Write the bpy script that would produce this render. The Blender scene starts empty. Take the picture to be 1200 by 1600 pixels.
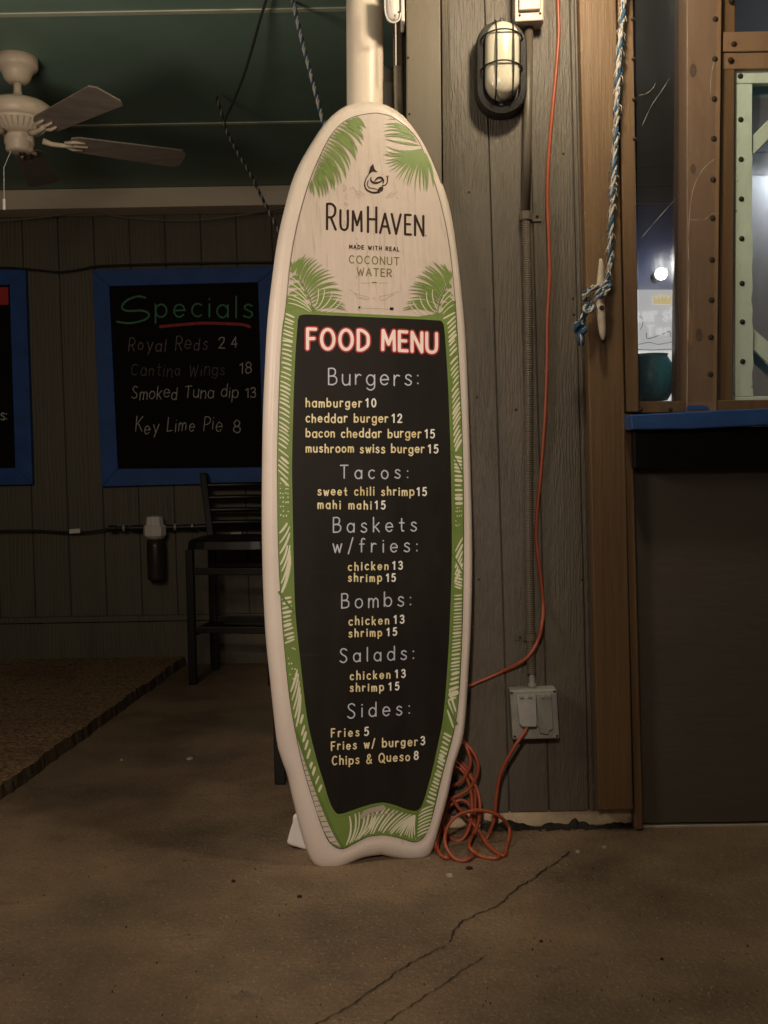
import bpy, math, random
from mathutils import Vector, Matrix
rnd = random.Random(7)
S = bpy.context.scene
COL = S.collection

# ------------------------------------------------------------------ camera
FPX, CAMH, PITCH, ROLL = 1600.0, 1.15, math.radians(2.7), math.radians(1.0)
_f = Vector((0, math.cos(PITCH), -math.sin(PITCH)))
_r0 = Vector((1, 0, 0)); _u0 = _r0.cross(_f)
_r = _r0 * math.cos(ROLL) - _u0 * math.sin(ROLL)
_u = _r0 * math.sin(ROLL) + _u0 * math.cos(ROLL)
CAM = Vector((0, 0, CAMH))
cd = bpy.data.cameras.new('camera'); cam = bpy.data.objects.new('camera', cd); COL.objects.link(cam)
cd.sensor_fit = 'VERTICAL'; cd.sensor_height = 36; cd.sensor_width = 27; cd.lens = FPX / 1600 * 36
cd.clip_start = 0.05; cd.clip_end = 500
m = Matrix.Identity(4)
for i in range(3):
    m[i][0], m[i][1], m[i][2], m[i][3] = _r[i], _u[i], -_f[i], CAM[i]
cam.matrix_world = m
S.camera = cam

# ------------------------------------------------------------------ night light
w = bpy.data.worlds.new('World'); S.world = w; w.use_nodes = True
nt = w.node_tree; bg = nt.nodes['Background']
sky = nt.nodes.new('ShaderNodeTexSky'); sky.sky_type = 'NISHITA'; sky.sun_disc = False
sky.sun_elevation = math.radians(-3); sky.sun_rotation = math.radians(200)
nt.links.new(sky.outputs[0], bg.inputs[0]); bg.inputs[1].default_value = 0.05
S.view_settings.view_transform = 'Standard'; S.view_settings.look = 'None'
S.view_settings.exposure = 0; S.view_settings.gamma = 1
try:
    S.cycles.use_denoising = True
    S.cycles.max_bounces = 8
except Exception: pass

def lamp(name, loc, power, color, radius):
    d = bpy.data.lights.new(name, 'POINT'); d.energy = power; d.color = color; d.shadow_soft_size = radius
    o = bpy.data.objects.new(name, d); o.location = loc; COL.objects.link(o); return o
lamp('eave_lamp', (0.50, 2.58, 2.66), 32, (1, .775, .55), .06)        # warm lamp under the eave, above the frame
lamp('fill_lamp', (-0.35, -0.7, 2.2), 40, (1, .78, .60), .25)      # added unseen fill light behind the camera
sd = bpy.data.lights.new('board_fill_spot', 'SPOT'); sd.energy = 205; sd.color = (1, .82, .67); sd.shadow_soft_size = .08      # added unseen fill spot that brightens the menu board
sd.spot_size = math.radians(44); sd.spot_blend = .8
so = bpy.data.objects.new('board_fill_spot', sd); so.location = (-0.30, -0.6, 2.35); COL.objects.link(so)
so.rotation_euler = (Vector((-.07, 2.95, .72)) - so.location).to_track_quat('-Z', 'Y').to_euler(); so.scale = (.45, 1, 1)      # beam framed tall and narrow
lamp('side_lamp', (-1.3, 2.15, 1.85), 40, (1, .80, .62), .25)          # porch lamp out of view on the left
lamp('room_lamp', (1.7, 4.2, 2.3), 9, (.86, .93, 1), .12)            # lamp inside the serving room

# ------------------------------------------------------------------ helpers
def ray(px, py): return (_f + _r * ((px - 600) / FPX) + _u * ((800 - py) / FPX))
def at(px, py, Y):
    d = ray(px, py); return CAM + d * (Y / d.y)
def gnd(px, py, z=0.0):
    d = ray(px, py); return CAM + d * ((z - CAMH) / d.z)
def onplane(px, py, p, n):
    d = ray(px, py); return CAM + d * ((p - CAM).dot(n) / d.dot(n))
def cr(pts, k=6, closed=False):
    P = [Vector(p) for p in pts]; n = len(P); out = []
    rng = range(n) if closed else range(n - 1)
    for i in rng:
        if closed: a, b, c, d = P[i-1], P[i], P[(i+1) % n], P[(i+2) % n]
        else: a, b, c, d = P[max(i-1, 0)], P[i], P[i+1], P[min(i+2, n-1)]
        for j in range(k):
            t = j / k
            out.append(0.5 * ((2*b) + (c-a)*t + (2*a-5*b+4*c-d)*t*t + (3*b-a-3*c+d)*t**3))
    if not closed: out.append(P[-1])
    return out

class G:
    def __init__(s): s.v = []; s.f = []; s.mi = []
    def add(s, vs, fs, mi=0):
        o = len(s.v); s.v += [Vector(x) for x in vs]
        for f in fs: s.f.append([i + o for i in f]); s.mi.append(mi)
    def box(s, x0, x1, y0, y1, z0, z1, mi=0):
        s.add([(x0,y0,z0),(x1,y0,z0),(x1,y1,z0),(x0,y1,z0),(x0,y0,z1),(x1,y0,z1),(x1,y1,z1),(x0,y1,z1)],
              [[0,3,2,1],[4,5,6,7],[0,1,5,4],[1,2,6,5],[2,3,7,6],[3,0,4,7]], mi)
    def prism(s, poly, d, mi=0):
        """front polygon (counter-clockwise seen from the front) pushed back by vector d"""
        n = len(poly); P = [Vector(p) for p in poly]; d = Vector(d)
        s.add(P + [p + d for p in P], [list(range(n)), list(range(2*n-1, n-1, -1))] +
              [[i, i + n, (i+1) % n + n, (i+1) % n] for i in range(n)], mi)
    def tube(s, path, r, n=8, closed=False, mi=0):
        P = [Vector(p) for p in path]; m = len(P)
        R = r if isinstance(r, (list, tuple)) else [r] * m
        t0 = (P[1] - P[0]).normalized()
        a = Vector((0,0,1)) if abs(t0.z) < .9 else Vector((1,0,0))
        nrm = (a - t0 * a.dot(t0)).normalized(); vs = []
        for i in range(m):
            if closed: t = (P[(i+1) % m] - P[i-1])
            else: t = P[min(i+1, m-1)] - P[max(i-1, 0)]
            if t.length < 1e-9: t = t0
            t = t.normalized(); nrm = nrm - t * nrm.dot(t)
            nrm = nrm.normalized() if nrm.length > 1e-6 else t.orthogonal().normalized()
            b = t.cross(nrm)
            for k in range(n):
                an = 2*math.pi*k/n
                vs.append(P[i] + (nrm*math.cos(an) + b*math.sin(an)) * R[i])
        fs = []
        for i in range(m if closed else m-1):
            j = (i+1) % m
            for k in range(n): fs.append([i*n+k, i*n+(k+1) % n, j*n+(k+1) % n, j*n+k])
        if not closed: fs += [list(range(n-1, -1, -1)), [(m-1)*n+k for k in range(n)]]
        s.add(vs, fs, mi)
    def lathe(s, prof, c, axis=(0,0,1), n=28, mi=0):
        ax = Vector(axis).normalized(); q = ax.to_track_quat('Z', 'Y'); c = Vector(c); vs = []
        for (r, h) in prof:
            for k in range(n):
                an = 2*math.pi*k/n; vs.append(c + q @ Vector((r*math.cos(an), r*math.sin(an), h)))
        fs = [[i*n+k, i*n+(k+1) % n, (i+1)*n+(k+1) % n, (i+1)*n+k] for i in range(len(prof)-1) for k in range(n)]
        fs += [list(range(n-1, -1, -1)), [(len(prof)-1)*n+k for k in range(n)]]
        s.add(vs, fs, mi)

def empty(name, loc):
    o = bpy.data.objects.new(name, None); o.location = loc; o.empty_display_size = .05; COL.objects.link(o); return o
def tag(o, label=None, cat=None, group=None, kind=None):
    if label: o['label'] = label
    if cat: o['category'] = cat
    if group: o['group'] = group
    if kind: o['kind'] = kind
    return o
def thing(name, label, cat, loc, group=None): return tag(empty(name, loc), label, cat, group)
def wpos(o):
    p = Vector((0,0,0))
    while o: p += o.location; o = o.parent
    return p
def obj(name, g, mats, parent=None, smooth=False, bevel=0, seg=2):
    me = bpy.data.meshes.new(name)
    if parent: base = wpos(parent)
    else:
        xs = [p.x for p in g.v]; ys = [p.y for p in g.v]
        base = Vector(((min(xs)+max(xs))/2, (min(ys)+max(ys))/2, min(p.z for p in g.v)))
    me.from_pydata([tuple(p - base) for p in g.v], [], g.f)
    for mt in (mats if isinstance(mats, (list, tuple)) else [mats]): me.materials.append(mt)
    for p, i in zip(me.polygons, g.mi): p.material_index = i; p.use_smooth = smooth
    me.update()
    o = bpy.data.objects.new(name, me); COL.objects.link(o)
    if parent: o.parent = parent
    else: o.location = base
    if bevel:
        b = o.modifiers.new('bevel', 'BEVEL'); b.width = bevel; b.segments = seg; b.limit_method = 'ANGLE'; b.angle_limit = .6
    return o

def M(name, col, rough=.6, var=.15, vs=(8,8,8), bump=0, bs=(40,40,40), metal=0, spec=.5, col2=None, bdist=.004, spots=None, det=6, emit=None, grain=None):
    mt = bpy.data.materials.new(name); mt.use_nodes = True
    N = mt.node_tree.nodes; L = mt.node_tree.links; b = N['Principled BSDF']
    b.inputs['Roughness'].default_value = rough; b.inputs['Metallic'].default_value = metal
    b.inputs['Specular IOR Level'].default_value = spec
    tc = N.new('ShaderNodeTexCoord')
    def noise(scale, detail=6):
        mp = N.new('ShaderNodeMapping'); mp.inputs['Scale'].default_value = scale; L.new(tc.outputs['Object'], mp.inputs[0])
        n = N.new('ShaderNodeTexNoise'); n.inputs['Scale'].default_value = 1; n.inputs['Detail'].default_value = detail
        n.inputs['Roughness'].default_value = .62
        L.new(mp.outputs[0], n.inputs['Vector']); return n
    n = noise(vs, det)
    rp = N.new('ShaderNodeValToRGB'); rp.color_ramp.elements[0].position = .3; rp.color_ramp.elements[1].position = .7
    lo = [max(0, c*(1-var)) for c in col]; hi = list(col2) if col2 else [min(1, c*(1+var)) for c in col]
    rp.color_ramp.elements[0].color = (*lo, 1); rp.color_ramp.elements[1].color = (*hi, 1)
    L.new(n.outputs['Fac'], rp.inputs[0]); out = rp.outputs[0]
    if spots:
        for (sc, thr, width, scol, amt) in spots:
            n2 = noise(sc, 4); r2 = N.new('ShaderNodeMapRange'); r2.inputs[1].default_value = thr; r2.inputs[2].default_value = thr + width
            r2.inputs[4].default_value = amt
            L.new(n2.outputs['Fac'], r2.inputs[0]); mx = N.new('ShaderNodeMix'); mx.data_type = 'RGBA'
            L.new(r2.outputs[0], mx.inputs[0]); L.new(out, mx.inputs[6]); mx.inputs[7].default_value = (*scol, 1); out = mx.outputs[2]
    gh = None
    if grain:      # embossed wood grain: distorted bands along the board, dirt in the hollows
        gs, gd, gamt, gdist = grain
        mp = N.new('ShaderNodeMapping'); mp.inputs['Scale'].default_value = gs; L.new(tc.outputs['Object'], mp.inputs[0])
        wv = N.new('ShaderNodeTexWave'); wv.wave_type = 'BANDS'; wv.bands_direction = 'X'; wv.inputs['Scale'].default_value = 1
        wv.inputs['Distortion'].default_value = gd; wv.inputs['Detail'].default_value = 3; wv.inputs['Detail Scale'].default_value = 1.3; wv.inputs['Detail Roughness'].default_value = .65
        L.new(mp.outputs[0], wv.inputs['Vector'])
        msk = noise((5,5,3), 3); mr = N.new('ShaderNodeMapRange'); mr.inputs[1].default_value = .38; mr.inputs[2].default_value = .62; L.new(msk.outputs['Fac'], mr.inputs[0])
        mu = N.new('ShaderNodeMath'); mu.operation = 'MULTIPLY'; L.new(wv.outputs['Fac'], mu.inputs[0]); L.new(mr.outputs[0], mu.inputs[1])
        r3 = N.new('ShaderNodeMapRange'); r3.inputs[1].default_value = .45; r3.inputs[2].default_value = 1; r3.inputs[4].default_value = gamt; L.new(mu.outputs[0], r3.inputs[0])
        mx = N.new('ShaderNodeMix'); mx.data_type = 'RGBA'; L.new(r3.outputs[0], mx.inputs[0]); L.new(out, mx.inputs[6]); mx.inputs[7].default_value = (*[c*.45 for c in col], 1); out = mx.outputs[2]
        inv = N.new('ShaderNodeMath'); inv.operation = 'SUBTRACT'; inv.inputs[0].default_value = 1; L.new(mu.outputs[0], inv.inputs[1])
        gh = N.new('ShaderNodeBump'); gh.inputs['Strength'].default_value = 1; gh.inputs['Distance'].default_value = gdist; L.new(inv.outputs[0], gh.inputs['Height'])
    L.new(out, b.inputs['Base Color'])
    rr = N.new('ShaderNodeMapRange'); rr.inputs[3].default_value = max(.03, rough-.1); rr.inputs[4].default_value = min(1, rough+.1)
    L.new(n.outputs['Fac'], rr.inputs[0]); L.new(rr.outputs[0], b.inputs['Roughness'])
    if bump:
        nb = noise(bs, 7); bp = N.new('ShaderNodeBump'); bp.inputs['Strength'].default_value = bump; bp.inputs['Distance'].default_value = bdist
        L.new(nb.outputs['Fac'], bp.inputs['Height']); L.new(bp.outputs[0], b.inputs['Normal'])
        if gh: L.new(gh.outputs[0], bp.inputs['Normal'])
    if emit:
        b.inputs['Emission Color'].default_value = (*emit[0], 1); b.inputs['Emission Strength'].default_value = emit[1]
    return mt

def film(name, tint, haze, rough=.08, bs=(9,9,3), bump=.5, scat=.16):
    """clear vinyl: transparent, a little hazy, glossy with creases"""
    mt = bpy.data.materials.new(name); mt.use_nodes = True
    N = mt.node_tree.nodes; L = mt.node_tree.links; N.remove(N['Principled BSDF']); out = N['Material Output']
    tc = N.new('ShaderNodeTexCoord'); mp = N.new('ShaderNodeMapping'); mp.inputs['Scale'].default_value = bs
    mp.inputs['Rotation'].default_value = (.3, .5, .2)
    L.new(tc.outputs['Object'], mp.inputs[0]); n = N.new('ShaderNodeTexNoise'); n.inputs['Scale'].default_value = 1; n.inputs['Detail'].default_value = 3
    L.new(mp.outputs[0], n.inputs['Vector']); bp = N.new('ShaderNodeBump'); bp.inputs['Strength'].default_value = bump; bp.inputs['Distance'].default_value = .02
    L.new(n.outputs['Fac'], bp.inputs['Height'])
    tr = N.new('ShaderNodeBsdfTransparent'); tr.inputs[0].default_value = (*tint, 1)
    df = N.new('ShaderNodeBsdfDiffuse'); df.inputs[0].default_value = (.7, .7, .7, 1)
    gl = N.new('ShaderNodeBsdfGlossy'); gl.inputs['Roughness'].default_value = rough
    L.new(bp.outputs[0], gl.inputs['Normal'])
    m1 = N.new('ShaderNodeMixShader'); m1.inputs[0].default_value = haze
    L.new(tr.outputs[0], m1.inputs[1]); L.new(df.outputs[0], m1.inputs[2])
    rf = N.new('ShaderNodeBsdfRefraction'); rf.inputs['IOR'].default_value = 1.12; rf.inputs['Roughness'].default_value = .45; rf.inputs[0].default_value = (.9,.9,.9,1)
    L.new(bp.outputs[0], rf.inputs['Normal'])
    m3 = N.new('ShaderNodeMixShader'); m3.inputs[0].default_value = scat; L.new(m1.outputs[0], m3.inputs[1]); L.new(rf.outputs[0], m3.inputs[2])
    m2 = N.new('ShaderNodeMixShader'); m2.inputs[0].default_value = .07
    L.new(m3.outputs[0], m2.inputs[1]); L.new(gl.outputs[0], m2.inputs[2]); L.new(m2.outputs[0], out.inputs[0])
    return mt

MT = dict(
 floor=M('concrete', (.136,.094,.056), .72, .38, (2.3,2.3,2.3), 1.0, (75,75,75), col2=(.262,.178,.108), bdist=.009, det=12,
         spots=[((.9,1.5,1), .52, .14, (.085,.070,.044), .55), ((.7,.9,1), .58, .14, (.23,.145,.08), .5), ((7,14,9), .60, .1, (.10,.08,.06), .6), ((95,95,95), .56, .12, (.38,.29,.19), .5), ((60,60,60), .60, .08, (.075,.055,.035), .45), ((150,150,150), .66, .05, (.45,.40,.33), .55), ((90,90,90), .70, .04, (.04,.035,.03), .7)]),
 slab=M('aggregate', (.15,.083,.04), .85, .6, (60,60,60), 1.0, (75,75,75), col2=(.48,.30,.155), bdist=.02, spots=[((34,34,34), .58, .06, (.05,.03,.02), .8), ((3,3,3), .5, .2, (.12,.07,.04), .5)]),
 slab_edge=M('slab_edge', (.075,.052,.032), .9, .4, (20,20,20), .8, (30,30,30)),  # darker aggregate: shadow on the side face put into the colour
 siding=M('painted_siding', (.116,.101,.081), .48, .05, (30,30,6), .9, (75,75,15), bdist=.006, grain=((34,34,6), 11, .0, .0013), spots=[((4,4,1.2), .60, .14, (.102,.089,.069), .4)]),
 siding_back=M('painted_siding_back', (.108,.097,.066), .62, .14, (18,18,2), .6, (70,70,6), bdist=.005, grain=((14,14,1.6), 8, .04, .002)),
 groove=M('groove_shadow_paint', (.05,.043,.033), .8, .2),
 trim=M('taupe_trim', (.155,.132,.098), .5, .06, (10,10,1.5), .15, (60,60,6)),
 trimdark=M('rough_batten', (.11,.095,.07), .65, .3, (60,60,4), 1, (90,90,7), bdist=.008),
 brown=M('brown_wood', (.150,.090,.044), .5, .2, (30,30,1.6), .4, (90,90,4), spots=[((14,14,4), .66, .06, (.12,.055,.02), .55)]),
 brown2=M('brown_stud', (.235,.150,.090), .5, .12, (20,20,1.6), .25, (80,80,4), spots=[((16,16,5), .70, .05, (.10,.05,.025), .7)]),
 brownside=M('brown_stud_side', (.10,.06,.04), .6, .2, (20,20,2)),  # darker stud brown, side shade put into the colour; knots and counter share it
 ceil=M('green_ceiling', (.185,.30,.25), .6, .14, (1.6,1.6,1.6), .12, (30,30,30)),
 seam=M('seam_strip', (.46,.50,.40), .5, .1),
 beam=M('beam_paint', (.64,.58,.46), .55, .07, (2,12,12), .15, (8,60,60)),
 blue=M('blue_paint', (.028,.088,.30), .55, .25, (6,6,6), .25, (30,30,30), spec=.25),
 blueledge=M('blue_ledge_paint', (.028,.085,.27), .4, .18, (5,20,20), .3, (12,50,50), spots=[((18,18,18), .68, .06, (.02,.03,.08), .6)]),
 board=M('chalkboard', (.005,.005,.0045), .8, .4, (7,7,7), spec=.15),
 black=M('black_metal', (.008,.008,.008), .42, .2, (20,20,20), .1, (90,90,90)),
 blackp=M('black_panel', (.004,.004,.004), .35, .3),
 cream=M('board_foam', (.73,.65,.585), .40, .06, (3,3,3), .16, (110,110,110), spots=[((4,4,4), .56, .2, (.56,.50,.43), .45), ((26,26,9), .66, .06, (.50,.44,.37), .45), ((70,70,14), .74, .04, (.35,.30,.25), .5)]),
 face=M('printed_wood_face', (.61,.52,.47), .42, .055, (65,65,1.3), .0, spots=[((95,95,1.6), .56, .1, (.44,.385,.33), .6), ((16,16,2), .66, .10, (.70,.63,.56), .5)]),
 green=M('print_green', (.165,.25,.055), .42, .10, (12,12,12)),
 green2=M('print_green_deep', (.12,.20,.04), .42, .15, (12,12,12)),
 slit=M('print_pale', (.72,.71,.53), .42, .06, (12,12,12)),
 panel=M('menu_black', (.013,.0105,.0085), .5, .25, (12,12,3), spec=.22, spots=[((4,4,60), .68, .05, (.03,.027,.022), .6), ((5,5,3), .55, .2, (.026,.023,.019), .7)]),
 ink=M('print_ink', (.030,.012,.009), .5, .15, spec=.2), olive=M('print_olive', (.20,.185,.07), .45, .1), pale=M('print_faint', (.42,.36,.30), .5, .1),
 head=M('heading_print', (.56,.59,.70), .5, .1), item=M('item_print', (.93,.73,.30), .45, .14, (25,25,25), col2=(.95,.88,.62)), price=M('price_print', (.92,.90,.84), .45, .03),
 title=M('title_print', (.98,.80,.78), .45, .05), red=M('title_outline', (.42,.02,.025), .45, .15),
 pvc=M('cream_pipe', (.84,.75,.64), .38, .05, (6,6,1.2), .05, (40,40,10), spots=[((6,6,3), .62, .12, (.66,.54,.42), .45)]),
 white=M('white_plastic', (.74,.72,.68), .35, .05, (9,9,9)), grey=M('grey_pvc', (.33,.31,.28), .5, .1),
 fix=M('black_cast_iron', (.009,.008,.007), .5, .25, (30,30,30), .25, (120,120,120)),
 glass=M('frosted_glass', (.56,.53,.43), .12, .12, (12,12,5), .10, (22,22,22)),
 conduit=M('painted_conduit', (.105,.088,.066), .45, .15, (20,20,4), .1, (60,60,20)), conbox=M('taupe_box', (.40,.35,.28), .42, .1, (20,20,20), .15, (80,80,80)),
 outlet=M('aluminium_box', (.26,.26,.235), .5, .14, (14,14,14), .25, (90,90,90)), outletcap=M('grey_flap', (.22,.215,.195), .5, .12, (14,14,14), .2, (90,90,90)),
 orange=M('orange_cord', (.31,.068,.030), .42, .12, (20,20,20)), screw=M('rusty_screw', (.05,.035,.025), .45, .3, (60,60,60), metal=.5), hole=M('dark_hole', (.006,.006,.006), .9, .1),
 ropeb=M('rope_blue', (.025,.09,.18), .8, .25, (90,90,90), .6, (300,300,300)), ropew=M('rope_white', (.46,.45,.42), .8, .2, (90,90,90), .6, (300,300,300)),
 ropek=M('rope_black', (.02,.02,.018), .75, .3, (90,90,90), .5, (200,200,200)), ropeg=M('rope_grey', (.22,.21,.19), .75, .2, (90,90,90)),
 cleat=M('worn_cleat', (.50,.43,.35), .55, .2, (22,22,22), .35, (70,70,70), spots=[((24,24,10), .62, .08, (.16,.12,.09), .7)]),
 mint=M('mint_paint', (.58,.72,.63), .45, .08, (8,8,8), .3, (60,60,8), spots=[((38,38,30), .68, .04, (.16,.12,.08), .8)]),
 teal=M('teal_glaze', (.035,.25,.36), .34, .25, (14,14,14), .3, (40,40,40)),
 poster=M('poster_paper', (.60,.60,.59), .4, .05, (4,4,9), emit=((1,1,.98), .42)), postw=M('poster_white', (.86,.86,.82), .4, .03, emit=((1,1,.95), .72)), posttext=M('poster_text', (.74,.74,.73), .4, .03, emit=((1,1,.98), .53)), gold=M('crown_gold', (.80,.62,.20), .4, .12, emit=((1,.8,.35), .5)), faint=M('poster_faint', (.33,.33,.34), .5, .1),  # emission added so poster, board, lettering and crown look backlit
 blueroom=M('room_blue_wall', (.07,.088,.175), .6, .15, (3,3,3)), greyroom=M('room_grey_slats', (.06,.065,.065), .6, .12, (2,2,14)), fogroom=M('room_fog_grey', (.62,.63,.64), .6, .25, (1.5,1.5,1.5)), darkroom=M('room_dark', (.02,.02,.02), .8, .2),
 globe=M('lit_globe', (.9,.9,.9), .3, .02, emit=((1,.97,.9), 40)),
 vinyl=film('clear_vinyl', (.93,.93,.95), .03), vinylm=film('cloudy_vinyl', (.80,.82,.84), .16, .2, scat=.45),
 ply=M('blistered_plywood_paint', (.100,.089,.074), .5, .04, (2,2,5), .30, (4,4,20), bdist=.008, spots=[((1.2,1.2,2.2),   .52, .1, (.088,.078,.064), .5)]), curb=M('curb_concrete', (.62,.50,.34), .8, .2, (14,14,14), .5, (60,60,60), spots=[((10,10,16), .60, .08, (.10,.08,.06), .7)]),
 soil=M('dark_rot', (.012,.010,.008), .9, .5, (40,40,40), .8, (60,60,60)), crack=M('crack_dark', (.018,.014,.011), .95, .3), batten=M('pale_batten', (.46,.41,.34), .6, .15, (4,30,30), .3, (12,60,60)),
 fan=M('fan_cream', (.52,.45,.36), .42, .06, (8,8,8)), blade=M('fan_wood_blade', (.18,.158,.138), .5, .2, (6,40,40), .12, (12,90,90)),
 chalkg=M('chalk_green', (.07,.23,.12), .9, .35, (60,60,60)), chalkr=M('chalk_red', (.36,.05,.05), .9, .3, (50,50,50)), chalkw=M('chalk_grey', (.44,.43,.39), .9, .4, (70,70,70)), chalkd=M('chalk_dim', (.21,.15,.14), .9, .4, (70,70,70)), chalkx=M('chalk_faint', (.105,.10,.09), .9, .4, (70,70,70)),
 redban=M('red_banner', (.45,.02,.03), .6, .1), jar=M('amber_jar', (.035,.025,.017), .4, .3), cable=M('dark_cable', (.012,.011,.010), .6, .2), wire=M('pale_wire', (.17,.16,.13), .6, .2), chip=M('pale_chip', (.34,.30,.24), .8, .3, (60,60,60)),
)

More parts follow.
